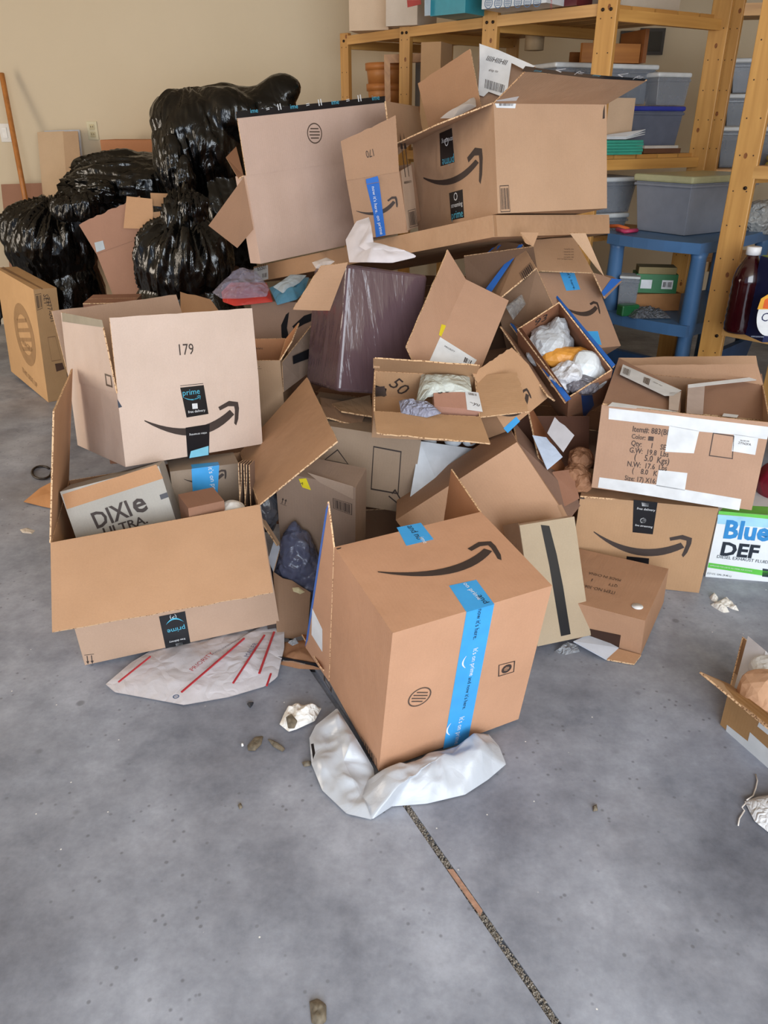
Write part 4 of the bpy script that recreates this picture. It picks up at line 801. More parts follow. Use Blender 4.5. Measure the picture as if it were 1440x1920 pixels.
B = carton('II', 'shipping_carton', 'carton with a curved arrow standing on the floor under the white-taped box', col='b48a60', inn='a9764e')
decal(B, '-y', [(1188, 937), (1233, 942), (1224, 1002), (1186, 998)], TAPE, 'black_tape'); text(B, '-y', 'free delivery', (1194, 955), (1228, 959), WHT); ring(B, '-y', (1206, 976), 6, WHT, 0.3); text(B, '-y', 'live streaming', (1191, 986), (1223, 990), WHT)
decal(B, '-y', [(1203, 942), (1217, 944), (1216, 950), (1204, 949)], LBL, 'box_symbol'); smile(B, '-y', (1113, 998), (1296, 1016), INK, 1.0); decal(B, '-y', [(1175, 1043), (1217, 1047), (1216, 1062), (1174, 1058)], TAPE, 'black_tape'); decal(B, '-y', [(1088, 932), (1096, 933), (1096, 936), (1088, 935)], INK)
pan('flap', [(1088, 931, 2.17), (1200, 940, 2.18), (1200, 915, 2.28), (1094, 905, 2.28)], cb('a97c54', 'a97c54'), B.root, seg=1)
# --- the white-taped carton
B = carton('JJ', 'white_taped_carton', 'carton patched with white tape and lettered with item and weight, right of the pile', col='b68d70', inn='a9805f', openf='+z', ext={'+y': -0.12})
for q in ([(1142, 765), (1255, 778), (1445, 801), (1438, 824), (1422, 822), (1376, 815), (1311, 809), (1255, 799), (1141, 786)], [(1255, 798), (1311, 808), (1301, 850), (1247, 847)], [(1376, 814), (1422, 821), (1416, 853), (1372, 846)],
          [(1124, 895), (1230, 909), (1284, 918), (1390, 936), (1386, 957), (1250, 935), (1121, 914)], [(1235, 881), (1289, 887), (1284, 920), (1230, 911)]): decal(B, '-y', q, WHT, 'white_tape')
INK3 = plain('4b3d38', 0.6)
outline(B, '-y', [(1337, 811), (1377, 817), (1374, 861), (1329, 855)], INK3, 2)
for s, p0, p1 in (('Item#: 883(BI', (1186, 809), (1252, 816)), ('Color:', (1184, 822), (1210, 825)), ('Qty:     1    SE', (1183, 835), (1248, 844)), ('G.W:  19.8  Lbs', (1180, 848), (1253, 857)), ('(    5.0  Kgs)', (1189, 861), (1254, 871)), ('N.W:  17.6  Lbs', (1176, 874), (1250, 883)), ('(    8.0   K', (1185, 886), (1232, 893)), ('Size: 17) X16:', (1171, 900), (1230, 907))): text(B, '-y', s, p0, p1, INK3, lift=0.0002, hs=1.35, bold=0.012)
decal(B, '-y', [(1216, 818), (1226, 819), (1225, 827), (1215, 826)], INK3); text(B, '-y', '2TN2FA', (1384, 832), (1408, 836), INK, lift=0.001); text(B, '-y', 'MUSKOK', (1388, 827), (1405, 829), INK, lift=0.001)
pan('flap', [(1130, 758, 2.16), (1275, 773, 2.16), (1278, 733, 2.36), (1160, 672, 2.56)], cb('a27b63', 'a27b63'), B.root, seg=2, jag=0.008)
fp = freeplane(B.root, [(1130, 758, 2.16), (1275, 773, 2.16), (1160, 672, 2.56)]); fp.planes['p'] = (fp.planes['p'][0], fp.planes['p'][1], 0.012)
decal(fp, 'p', [(1168, 683), (1278, 732), (1262, 742), (1246, 742), (1162, 702)], LBL, 'shipping_label'); barcode(fp, 'p', [(1170, 687), (1184, 693), (1180, 707), (1167, 701)], INK2, 7, 3, False, lift=0.001); barcode(fp, 'p', [(1208, 705), (1220, 709), (1216, 724), (1205, 718)], INK2, 6, 5, False, lift=0.001); text(fp, 'p', 'SHIP TO', (1224, 716), (1240, 724), INK2, lift=0.001)
decal(fp, 'p', [(1255, 736), (1277, 735), (1272, 770), (1254, 768)], plain('c2b5ae', 0.3), 'white_tape'); decal(fp, 'p', [(1148, 754), (1255, 769), (1274, 773), (1140, 761)], WHT, 'white_tape', lift=0.0006)
pan('flap', [(1285, 774, 2.16), (1441, 790, 2.16), (1428, 702, 2.46), (1288, 722, 2.38)], cb('a07860', 'a07860'), B.root, seg=2, jag=0.004)
fp = freeplane(B.root, [(1285, 774, 2.16), (1441, 790, 2.16), (1428, 702, 2.46)]); fp.planes['p'] = (fp.planes['p'][0], fp.planes['p'][1], 0.012)
decal(fp, 'p', [(1290, 721), (1322, 717), (1318, 777), (1287, 775)], plain('b6a6a0', 0.25), 'clear_tape'); decal(fp, 'p', [(1290, 721), (1419, 706), (1418, 713), (1290, 727)], LBL, 'white_tape', lift=0.0006); decal(fp, 'p', [(1357, 775), (1385, 778), (1382, 783), (1354, 780)], LBL, 'white_tape', lift=0.0006)
pan('flap', [(1160, 735, 2.60), (1430, 745, 2.60), (1417, 667, 2.68), (1160, 671, 2.66)], cb('b08866', 'b08866'), B.root, seg=3, jag=0.004)
# --- fluid carton at the right edge
B = carton('BD', 'fluid_carton', 'white and green fluid carton with big blue and black letters at the right edge', col='d9dee2', inn='d9dee2', wr=0.1, ext={'+x': 0.05})
B.body.data.materials[0] = plain('dfe4ea', 0.35, var=0.02)
decal(B, '-y', [(1346, 965), (1470, 976), (1467, 992), (1345, 982)], plain('9fd0ea', 0.4), 'sky_blue_print'); decal(B, '-y', [(1329, 1055), (1455, 1073), (1454, 1083), (1327, 1064)], plain('5fbf4a', 0.4), 'green_band'); decal(B, '-y', [(1348, 958), (1470, 969), (1470, 976), (1347, 964)], plain('67c24f', 0.4), 'green_band')
text(B, '-y', 'Blue', (1356, 1008), (1441, 1014), plain('2e86c8', 0.4), hs=1.1, bold=0.035); text(B, '-y', 'DEF', (1350, 1040), (1420, 1047), plain('1b2533', 0.4), hs=0.95, bold=0.035); text(B, '-y', 'DIESEL EXHAUST FLUID', (1344, 1046), (1440, 1057), plain('2a3542', 0.4)); text(B, '-y', 'APPROVED FOR USE IN ALL DIESEL SCR SYSTEMS', (1331, 1061), (1410, 1072), WHT, lift=0.001)
text(B, '-y', '2.5 U.S. GAL (9.46 L)', (1326, 1076), (1371, 1082), plain('2a3542', 0.4)); decal(B, '-y', [(1430, 1066), (1445, 1068), (1445, 1083), (1429, 1081)], plain('2a3542', 0.4))
decal(B, '+z', [(1350, 958), (1440, 965), (1440, 950), (1362, 946)], plain('76c957', 0.4), 'green_top')
tag(star('red_bag', D(1456, 905, 2.42), [((0, 0, 0), (0.06, 0.07, 0.075))], 0.006, 8, creased('7e1a2c', 0.35, 5, 0.3), seed=2), 'dark red bag on top of the fluid carton at the right edge', 'bag')
# --- open carton at the lower right edge
B = carton('LL', 'open_carton', 'open carton with one side flap folded out at the lower right edge', col='ad8049', inn='c09a72', openf='+z', ext={'-z': 0.0})
pan('flap', [(1367, 1284, 1.51), (1462, 1356, 1.235), (1455, 1374, 1.19), (1312, 1261, 1.50)], [card('b79477'), card('ad8049'), flute()], B.root, t=0.005, seg=3)
decal(B, '-y', [(1363, 1359), (1402, 1390), (1406, 1373), (1440, 1404), (1440, 1443), (1361, 1371)], plain('d3d6d8', 0.5), 'white_tape'); decal(B, '-y', [(1424, 1352), (1445, 1370), (1445, 1382), (1420, 1362)], plain('d3d6d8', 0.5), 'white_tape')
o = pan('white_card_box', [(1380, 1300, 1.50), (1425, 1318, 1.42), (1440, 1225, 1.58), (1407, 1197, 1.66)], [plain('cfd0db', 0.5)]*3, t=0.02); tag(o, 'flat white card box with a red stamp in the lower right carton', 'card box')
fp = freeplane(o, [(1380, 1300, 1.50), (1425, 1318, 1.42), (1407, 1197, 1.66)]); fp.planes['p'] = (fp.planes['p'][0], fp.planes['p'][1], 0.0125); decal(fp, 'p', [(1413, 1237), (1425, 1239), (1422, 1250), (1411, 1248)], plain('b0415c', 0.5), 'red_stamp', parent=o)
tag(star('brown_paper_wad', D(1440, 1300, 1.42), [((0, 0, 0), (0.06, 0.06, 0.045))], 0.012, 10, creased('c79e80', 0.7, 6, 0.3), seed=31, sub=3, smooth=False), 'pinkish brown packing paper in the lower right carton', 'paper')
tag(star('white_paper_wad', D(1445, 1262, 1.52), [((0, 0, 0), (0.045, 0.05, 0.03))], 0.01, 14, creased('e0e4ea', 0.6, 8, 0.3), seed=32, sub=3, smooth=False), 'bright white paper wad at the back of the lower right carton', 'paper')
# --- open carton among the trash bags
B = carton('M', 'open_carton', 'open carton with torn flaps between the trash bags', col='9c7058', inn='7d4f38', openf='+z', ext={'-z': 0.30}, jag=0.012)
pan('flap', [(232, 428, 3.54), (238, 368, 3.56), (286, 373, 3.54), (287, 430, 3.52)], cb('b8895d', 'b8895d'), B.root, jag=0.005, seg=2)
pan('flap', [(284, 386, 3.56), (340, 390, 3.56), (340, 364, 3.58), (282, 362, 3.58)], cb('b08255', 'b08255'), B.root); pan('flap', [(288, 430, 3.52), (335, 432, 3.52), (343, 388, 3.54), (288, 398, 3.54)], cb('bb8c60', 'bb8c60'), B.root, jag=0.005, seg=2)
decal(B, '-y', [(178, 455), (195, 450), (199, 468), (181, 474)], plain('a9b4bd', 0.5), 'paper_label'); decal(B, 'f-y', [(177, 455), (193, 451), (197, 467), (181, 473)], plain('a9b4bd', 0.5), 'paper_label'); text(B, '-y', '15', (305, 415), (320, 412), INK2)
# ------------------------------------------------------------------ buried cartons that carry the pile
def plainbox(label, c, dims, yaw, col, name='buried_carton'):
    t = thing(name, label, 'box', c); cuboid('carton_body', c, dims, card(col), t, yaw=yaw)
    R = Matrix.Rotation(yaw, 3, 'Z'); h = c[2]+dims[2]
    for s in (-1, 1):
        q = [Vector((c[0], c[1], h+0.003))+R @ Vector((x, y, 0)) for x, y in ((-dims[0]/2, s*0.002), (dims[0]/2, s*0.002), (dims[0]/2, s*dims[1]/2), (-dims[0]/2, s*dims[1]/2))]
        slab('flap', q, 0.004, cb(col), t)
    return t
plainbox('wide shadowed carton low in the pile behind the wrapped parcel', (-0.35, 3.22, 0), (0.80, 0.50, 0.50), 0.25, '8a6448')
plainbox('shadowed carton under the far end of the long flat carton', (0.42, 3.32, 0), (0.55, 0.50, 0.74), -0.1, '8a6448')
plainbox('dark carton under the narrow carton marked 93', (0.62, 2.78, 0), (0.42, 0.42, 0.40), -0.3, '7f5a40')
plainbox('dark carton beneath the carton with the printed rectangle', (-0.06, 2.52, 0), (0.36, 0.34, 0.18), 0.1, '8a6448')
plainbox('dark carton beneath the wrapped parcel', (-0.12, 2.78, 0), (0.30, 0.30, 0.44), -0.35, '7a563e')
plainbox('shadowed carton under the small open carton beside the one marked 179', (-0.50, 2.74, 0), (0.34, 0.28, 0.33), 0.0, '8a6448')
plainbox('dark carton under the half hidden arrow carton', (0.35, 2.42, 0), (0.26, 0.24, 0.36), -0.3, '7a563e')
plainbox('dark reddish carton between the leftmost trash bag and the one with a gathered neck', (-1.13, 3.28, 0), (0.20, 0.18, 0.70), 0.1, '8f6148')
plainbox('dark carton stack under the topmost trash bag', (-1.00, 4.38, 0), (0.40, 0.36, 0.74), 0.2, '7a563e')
o = pan('carton_flap_piece', [(340, 620, 2.84), (440, 625, 2.84), (395, 562, 2.98), (338, 548, 3.0)], cb('a57a52'), seg=2, jag=0.006); tag(o, 'tan flap piece behind the carton marked 179', 'cardboard')
# film packages between the trash bag and the long carton
CLR = creased('a9a5bd', 0.08, 10, 0.8, alpha=0.33)
tag(pillow('red_package', [D(415, 548, 3.0), D(432, 530, 3.06), D(500, 530, 3.06), D(512, 566, 2.92), D(440, 574, 2.9), D(418, 566, 2.92)], 0.03, 0.008, 10, creased('c23a30', 0.3, 6, 0.3), up=(0, -0.5, 0.85), seed=1), 'red film package left of the wrapped parcel', 'package')
tag(pillow('blue_package', [D(505, 540, 3.0), D(545, 522, 3.05), D(580, 520, 3.06), D(570, 548, 2.98), D(556, 562, 2.92), D(520, 572, 2.9)], 0.03, 0.008, 10, creased('4f86a2', 0.3, 6, 0.3), up=(0, -0.5, 0.85), seed=2), 'blue film package right of the red one', 'package')
tag(pillow('white_package', [D(512, 538, 2.97), D(545, 515, 3.04), D(575, 516, 3.04), D(562, 530, 2.98), D(530, 550, 2.93)], 0.02, 0.006, 12, creased('a9b4bb', 0.3, 6, 0.3), up=(0, -0.5, 0.85), seed=3), 'pale film package on top of the blue one', 'package')
tag(pillow('clear_film', [D(398, 548, 2.95), D(420, 525, 3.0), D(450, 502, 3.04), D(480, 508, 3.02), D(505, 540, 2.93), D(500, 556, 2.88), D(450, 560, 2.87), D(415, 560, 2.88)], 0.035, 0.025, 16, CLR, up=(0, -0.6, 0.8), seed=4), 'crinkled clear film lying over the red package', 'plastic film')
# hanging film and card low between the two front cartons
tag(star('clear_bag', D(556, 1050, 2.03), [((0, 0, 0), (0.055, 0.05, 0.10)), ((0.01, 0, -0.05), (0.085, 0.05, 0.07)), ((0, 0, 0.07), (0.02, 0.02, 0.06))], 0.018, 14, creased('5c6078', 0.1, 7, 0.8, alpha=0.72), seed=6, sub=5), 'crumpled bluish clear bag between the two front cartons', 'plastic bag')
t = thing('broken_carton', 'small broken carton with a white inner flap between the two front cartons', 'box', tuple(G(545, 1200, 0.0)))
pan('carton_wall', [(520, 1195, 1.86), (575, 1200, 1.88), (582, 1110, 1.97), (512, 1072, 1.97)], cb('8f6c50', '8f6c50'), t, seg=2, jag=0.01)
pan('flap', [(503, 1050, 2.0), (513, 1072, 1.97), (526, 1026, 2.02), (515, 1012, 2.04)], [plain('b9c0cf', 0.5), card('8f6c50'), flute()], t); pan('carton_wall', [(490, 965, 2.06), (527, 1024, 2.02), (524, 1030, 2.02), (488, 975, 2.04)], cb('a38263'), t)
tag(pillow('torn_foam_bit', [D(548, 1102, 1.92), D(560, 1101, 1.92), D(572, 1110, 1.92), D(563, 1114, 1.91), D(550, 1109, 1.91)], 0.006, 0.003, 30, plain('c2b48f', 0.7), up=(0, -0.8, 0.5)), 'small yellowish foam bit stuck on the broken carton', 'foam')
t = thing('crushed_tray', 'crushed brown cardboard tray edged with black tape under the broken carton', 'tray', tuple(G(560, 1235, 0.0)))
pts = [G(522, 1225), G(530, 1205), G(580, 1200), G(612, 1232), G(604, 1256), G(560, 1254), G(525, 1246)]
pillow('tray_board', pts, 0.028, 0.008, 12, card('a3714a'), t, seed=5)
pan('black_tape', [(522, 1250, 1.755), (606, 1262, 1.72), (606, 1244, 1.735), (524, 1229, 1.765)], [BLK]*3, t, t=0.006, seg=3, bend=0.008); text(freeplane(t, [(522, 1250, 1.755), (606, 1262, 1.72), (524, 1229, 1.765)]), 'p', 'REUSABLE PACKAGING', (530, 1240), (572, 1247), plain('8f8a84'), lift=0.004)
tag(pillow('foil_bit', [G(540, 1205, 0.05), G(556, 1199, 0.055), G(560, 1206, 0.05), G(548, 1211, 0.045)], 0.01, 0.008, 50, creased('b9b9bd', 0.1, 30, 0.8)), 'shiny crumpled foil bit on the crushed tray', 'foil')
pan_ = pan('orange_flap', [(566, 1190, 1.78), (576, 1192, 1.79), (612, 1262, 1.62), (600, 1250, 1.60)], cb('b5703c'), t=0.004); tag(pan_, 'orange brown strip of card beside the left flap of the nearest carton', 'cardboard')
tag(star('dark_plastic', D(500, 955, 2.10), [((0, 0, 0), (0.035, 0.04, 0.07))], 0.012, 12, creased('4a4a50', 0.25, 8, 0.5), seed=41, sub=4), 'dark grey plastic scrap behind the right corner of the largest open box', 'plastic')
# ------------------------------------------------------------------ mailers and litter on the floor
MLW = creased('cdcad0', 0.4, 7, 0.25)
t = thing('padded_mailer', 'white padded mailer with red stripes under the largest open box', 'mailer', tuple(G(400, 1270)))
pts = [G(198, 1283, .004), G(245, 1243, .01), G(300, 1210, .01), G(420, 1175, .01), G(516, 1160, .012), G(533, 1152, .02), G(533, 1215, .02), G(520, 1270, .012), G(497, 1287, .004), G(430, 1307, .004), G(345, 1322, .004), G(215, 1298, .004)]
pillow('mailer_body', pts, 0.022, 0.007, 8, MLW, t, seed=3, rings=20, sides=110, flat=0.5)
RS = plain('b8323c', 0.4)
def stripe(p, q, w_, mat, nm, z=0.036):
    a, b = G(*p, z), G(*q, z); n = Vector((0, 0, 1)); s = (b-a).cross(n).normalized()*w_/2
    return mesh(nm, [a-s, b-s, b+s, a+s, a-s-n*0.003, b-s-n*0.003, b+s-n*0.003, a+s-n*0.003], [(0, 1, 2, 3), (0, 4, 5, 1), (1, 5, 6, 2), (2, 6, 7, 3), (3, 7, 4, 0)], mat, t)
for p, q, w_ in (((222, 1278), (282, 1230), 0.004), ((340, 1297), (458, 1196), 0.005), ((437, 1280), (496, 1190), 0.005), ((486, 1262), (514, 1184), 0.006), ((500, 1285), (508, 1262), 0.005)): stripe(p, q, w_, RS, 'red_stripe')
fpm = Box(); fpm.root = t; fpm.planes = {'p': (G(400, 1250, 0.036), Vector((0, 0, 1)), 0.001)}
text(fpm, 'p', 'PRIORITY', (362, 1258), (402, 1225), RS); text(fpm, 'p', 'UNITED STATES POSTAL', (398, 1228), (452, 1198), plain('5a5a6e')); text(fpm, 'p', 'MAILER', (466, 1232), (484, 1206), plain('6a6a86')); ring(fpm, 'p', (330, 1306), 6, plain('3a5a86'), 0.3)
PLM = creased('b3b8c1', 0.30, 4.5, 0.28)
t = thing('plastic_mailer_bag', 'large empty white plastic mailer bag under the nearest carton', 'plastic bag', tuple(G(740, 1470)))
pts = [G(580, 1384, .012), G(592, 1360, .02), G(632, 1328, .04), G(668, 1385, .05), G(700, 1440, .008), G(703, 1462, .004), G(690, 1500, .005), G(697, 1537, .003), G(650, 1526, .004), G(604, 1482, .006), G(584, 1432, .01)]
pillow('bag_film', pts, 0.022, 0.028, 8.5, PLM, t, seed=14, rings=22, sides=120, flat=0.3)
pts = [G(672, 1500, .004), G(690, 1462, .01), G(745, 1440, .012), G(820, 1412, .012), G(870, 1402, .012), G(895, 1388, .02), G(916, 1377, .03), G(936, 1400, .02), G(949, 1433, .01), G(915, 1462, .004), G(872, 1490, .003), G(800, 1507, .003), G(735, 1512, .003), G(697, 1537, .003)]
pillow('bag_film', pts, 0.045, 0.034, 8.5, PLM, t, seed=21, rings=24, sides=120, flat=0.25)
fpm = Box(); fpm.root = t; fpm.planes = {'p': (G(595, 1405, 0.045), Vector((0, 0, 1)), 0.0)}
decal(fpm, 'p', [(583, 1395), (588, 1394), (591, 1412), (587, 1424)], BLK, 'printed_mark')
TIS = creased('e7e4df', 0.7, 12, 0.4); LEAF = plain('6e6455', 0.7, var=0.25, bscale=80)
tag(pillow('tissue_wad', [G(524, 1358, .004), G(534, 1335, .004), G(560, 1322, .006), G(603, 1328, .008), G(590, 1352, .006), G(555, 1368, .004), G(541, 1372, .003)], 0.022, 0.02, 30, TIS, seed=7), 'crumpled white tissue with a leaf bit left of the plastic mailer bag', 'tissue')
def leaf(pts, label, cat='leaf', m=None, h=0.006): tag(pillow('dry_leaf' if cat == 'leaf' else 'debris_chip', [G(x, y, 0.002) for x, y in pts], h, 0.004, 60, m or LEAF, sides=28, rings=5, seed=len(label)), label, cat)
tag(pillow('dry_leaf', [G(536, 1345, .042), G(546, 1338, .046), G(558, 1352, .044), G(552, 1366, .034), G(540, 1366, .03)], 0.004, 0.003, 60, LEAF, sides=28, rings=5), 'grey brown leaf bit on the crumpled tissue', 'leaf')
leaf([(464, 1398), (478, 1382), (494, 1380), (490, 1396), (478, 1408), (465, 1408)], 'curled brown leaf fragment below the crumpled tissue, the left one')
leaf([(502, 1386), (512, 1388), (535, 1404), (530, 1410), (512, 1400)], 'curled brown leaf fragment below the crumpled tissue, the right one')
leaf([(566, 1430), (584, 1428), (582, 1436), (570, 1438)], 'dark leaf crumb at the left side of the plastic mailer bag')
leaf([(580, 1878), (596, 1872), (612, 1884), (612, 1915), (600, 1925), (584, 1918)], 'large dry grey leaf at the bottom edge of the floor', h=0.012)
leaf([(1111, 1512), (1119, 1508), (1121, 1520), (1112, 1522)], 'tiny dark leaf square on the open floor right of the joint')
leaf([(446, 1510), (452, 1506), (455, 1514), (449, 1518)], 'tiny dark crumb on the floor below the striped mailer')
leaf([(463, 1320), (476, 1317), (474, 1322), (469, 1328)], 'small black chip on the floor under the striped mailer', 'chip', plain('2b2d33'))
leaf([(452, 1396), (457, 1394), (457, 1399), (453, 1400)], 'small white crumb left of the leaf fragments', 'crumb', plain('dcdcdc'))
t = thing('tissue_wad', 'twisted white tissue on the floor in front of the fluid carton', 'tissue', tuple(G(1355, 1135)))
for i, p in enumerate(([G(1330, 1120), G(1338, 1112), G(1347, 1122), G(1344, 1130), G(1334, 1126)], [G(1345, 1128), G(1358, 1122), G(1374, 1132), G(1386, 1146), G(1372, 1142)], [G(1332, 1134), G(1350, 1128), G(1368, 1148), G(1356, 1149), G(1340, 1140)])): pillow('tissue_fold', p, 0.015, 0.008, 40, TIS, t, seed=i+3, sides=36, rings=7)
t = thing('drawstring_pouch', 'white pouch with a loose string at the lower right edge', 'pouch', tuple(G(1430, 1525)))
pillow('pouch_body', [G(1396, 1503, .004), G(1420, 1494, .01), G(1480, 1485, .01), G(1500, 1560, .004), G(1450, 1568, .003), G(1415, 1540, .003)], 0.02, 0.003, 14, creased('d7d8dc', 0.5, 14, 0.4), t, seed=4)
tube('string', [G(1400, 1500, .012), G(1412, 1492, .004), G(1417, 1478, .003), G(1420, 1464, .003), G(1417, 1452, .003)], 0.0016, plain('d9d2cc'), t, 6)
tube('string', [G(1398, 1506, .01), G(1391, 1514, .006), G(1396, 1520, .003), G(1386, 1535, .003), G(1384, 1548, .003)], 0.0016, plain('d9d2cc'), t, 6)

# ------------------------------------------------------------------ wooden shelving
W1, W2, WS = pine('c2914f'), pine('cfa064'), pine('9a6c3c')
HOLE = plain('4a2f1b', 0.6); KNOT = plain('8a5227', 0.5, var=0.3, bscale=200)
fdir = Vector((0.65, -0.76, 0)).normalized(); sdir = Vector((0.85, 0.527, 0)).normalized(); YAW = -0.62
Mp = Vector((0.955, 3.90, 0)); Rp = Vector((1.41, 3.30, 0)); P3 = Vector((0.515, 4.36, 0)); P2 = Vector((0.118, 4.83, 0)); P1 = Vector((-0.225, 5.28, 0))
def post(c, w_, d_, h_, t, knots=()):
    o = cuboid('post', (c.x, c.y, 0), (w_, d_, h_), W1, t, yaw=YAW, bevel=0.003)
    f = Vector((math.cos(YAW), math.sin(YAW), 0)); n = Vector((f.y, -f.x, 0)); vs = []; fs = []
    z = 0.35
    while z < h_-0.04:
        for s in (-1, 1):
            q = c+n*(d_/2+0.0006)+f*(w_*0.27*s); k = len(vs)
            for i in range(8): a = i*PI/4; vs.append(Vector((q.x, q.y, z))+f*math.cos(a)*0.003+Vector((0, 0, 1))*math.sin(a)*0.003)
            fs.append(tuple(range(k, k+8)))
        z += 0.128
    kn = random.Random(int(c.x*977)); kv = []; kf = []
    for zk in [0.5+0.42*i+kn.uniform(-0.12, 0.12) for i in range(int(h_/0.42))]:
        q = c+n*(d_/2+0.0005)+f*(w_*kn.uniform(-0.3, 0.3)); k = len(kv)
        for i in range(10): a = i*PI/5; kv.append(Vector((q.x, q.y, zk))+f*math.cos(a)*0.007+Vector((0, 0, 1))*math.sin(a)*0.011)
        kf.append(tuple(range(k, k+10)))
    if kf: mesh('wood_knots', kv, kf, KNOT, o)['kind'] = 'stuff'
    mesh('peg_holes', vs, fs, HOLE, o)['kind'] = 'stuff'
    return o
def bolt(c, w_, d_, z, t, u=0.0):
    f = Vector((math.cos(YAW), math.sin(YAW), 0)); n = Vector((f.y, -f.x, 0)); q = c+n*(d_/2)+f*(w_*u)
    M = Matrix((f, Vector((0, 0, 1)), n)).transposed(); lathe('bolt', Vector((q.x, q.y, z)), [(0.007, -0.002), (0.007, 0.004), (0.004, 0.006)], plain('2d2119', 0.4, 0.6), t, 12, M)
def shelf(t, a, b, z, depth, n=5, th=0.018, gap=0.012, front=0.045, name='plank'):
    """planks laid lengthwise from a to b at height z (their top), with a front rail"""
    u = (b-a); L_ = u.length; u.normalize(); wd = (depth-gap*(n-1))/n; yaw = math.atan2(u.y, u.x); M = Matrix((u, sdir, Vector((0, 0, 1)))).transposed(); mid = (a+b)/2
    for i in range(n):
        c = mid+sdir*(0.02+i*(wd+gap)+wd/2); cuboid(name, (c.x, c.y, z-th), (L_, wd, th), W1 if i % 2 else pine('b98849'), t, M=M)
    cuboid('front_rail', (mid.x, mid.y, z-front), (L_, 0.018, front), W2, t, M=M)
def rail(t, a, b, z, h_=0.045, th=0.03, m=None):
    c = (a+b)/2; u = b-a; cuboid('side_rail', (c.x, c.y, z-h_), (u.length, th, h_), m or W1, t, yaw=math.atan2(u.y, u.x))
t = thing('wooden_shelving_unit', 'pine shelving unit along the wall behind the pile', 'shelf', (0.3, 4.6, 0))
dep = 0.74; TOPZ = 1.815; MIDZ = 1.225
for c, w_, h_ in ((P1, 0.060, 1.83), (P2, 0.068, 1.835), (P3, 0.082, 1.84), (Mp, 0.089, 2.35)):
    post(c, w_, 0.032, h_, t); b_ = c+sdir*dep; post(b_, w_, 0.032, h_, t); rail(t, c, b_, TOPZ-0.02); rail(t, c, b_, MIDZ-0.018)
for a, b in ((P1, P2), (P2, P3), (P3, Mp)):
    g = (b-a).normalized()*0.02; shelf(t, a+g, b-g, TOPZ, dep, 5); shelf(t, a+g, b-g, MIDZ, dep, 5)
g = (Mp-P3).normalized()*0.02; shelf(t, P3+g, Mp-g, 0.86, dep, 5)
bolt(P1, 0.06, 0.032, 1.79, t, 0.0)
for c, w_ in ((P2, 0.068), (P3, 0.082), (Mp, 0.089)):
    for u in (-0.2, 0.2): bolt(c, w_, 0.032, 1.79, t, u)
for px, y_, w_, h_, lb in ((1222, 5.75, 0.16, 0.15, 'dark framed picture on the wall behind the shelf, the right one'), (1180, 5.75, 0.12, 0.12, 'dark framed picture on the wall behind the shelf, the left one')):
    v = D(px, 78, 5.88); tt = thing('framed_picture', lb, 'picture', (v.x, 5.88, v.z-h_/2)); cuboid('frame_board', (v.x, 5.885, v.z-h_/2), (w_, 0.02, h_), plain('2a211b', 0.3), tt); cuboid('picture_glass', (v.x, 5.872, v.z-h_/2+0.02), (w_-0.04, 0.006, h_-0.04), plain('14161a', 0.1), tt)
t = thing('wooden_shelving_unit', 'farther pine shelving unit with storage bins between the two thickest posts', 'shelf', (1.95, 4.3, 0))
U0, U1 = Vector((1.66, 4.30, 0)), Vector((2.55, 4.12, 0)); ud = Vector((0.20, 0.98, 0))
for c in (U0, U1, U0+ud*0.5, U1+ud*0.5): post(c, 0.06, 0.032, 2.3, t)
def shelf3(z):
    u = (U1-U0).normalized(); M = Matrix((u, ud.normalized(), Vector((0, 0, 1)))).transposed(); mid_ = (U0+U1)/2
    for i in range(4): cuboid('plank', tuple((mid_+ud*(0.07+i*0.125)).xy)+(z-0.018,), ((U1-U0).length, 0.115, 0.018), W1, t, M=M)
    cuboid('front_rail', (mid_.x, mid_.y, z-0.05), ((U1-U0).length, 0.02, 0.05), W2, t, M=M)
for z in (1.15, 0.70, 1.86): shelf3(z)
t = thing('wooden_shelving_unit', 'nearer pine shelving unit with a thick post at the right edge', 'shelf', (1.41, 3.3, 0))
post(Rp, 0.092, 0.036, 2.1, t); R2 = Rp+fdir*0.78; post(R2, 0.092, 0.036, 2.1, t)
for z in (1.21, 0.60, 1.90): shelf(t, Rp+fdir*0.02, R2-fdir*0.02, z, 0.5, 5); 
for c in (Rp, R2): rail(t, c, c+sdir*0.5, 1.19); rail(t, c, c+sdir*0.5, 0.58); post(c+sdir*0.52, 0.07, 0.032, 2.1, t)
bolt(Rp, 0.092, 0.036, 1.13, t, 0.2); bolt(Rp, 0.092, 0.036, 0.55, t, 0.2)
# things on the top shelf
def upright(name, label, cat, px0, px1, y, z, h_, depth, col, yaw=0.0, group=None, mat=None, z1=None):
    a, b = D(px0, 60, y), D(px1, 60, y); k = (z-CAMH); c = Vector(((a.x+b.x)/2, y, z)); w_ = abs(b.x-a.x)
    t = thing(name, label, cat, (c.x, c.y+depth/2, z), group); o = cuboid('carton_body', (c.x, c.y+depth/2, z), (w_, depth, h_), mat or card(col), t, yaw=yaw)
    B = Box(); B.root = t; R = Matrix.Rotation(yaw, 3, 'Z'); cc = Vector((c.x, c.y+depth/2, z+h_/2)); B.planes = {}
    for k_, n in (('-y', Vector((0, -1, 0))), ('-x', Vector((-1, 0, 0))), ('+x', Vector((1, 0, 0))), ('+z', Vector((0, 0, 1)))):
        B.planes[k_] = (cc+R @ Vector((n.x*w_/2, n.y*depth/2, n.z*h_/2)), R @ n, 0)
    return B
zt = TOPZ+0.002
B = upright('white_carton', 'large plain cream carton at the left end of the top shelf', 'box', 668, 745, 4.98, zt, 0.42, 0.30, 'd6b999', yaw=-0.3)
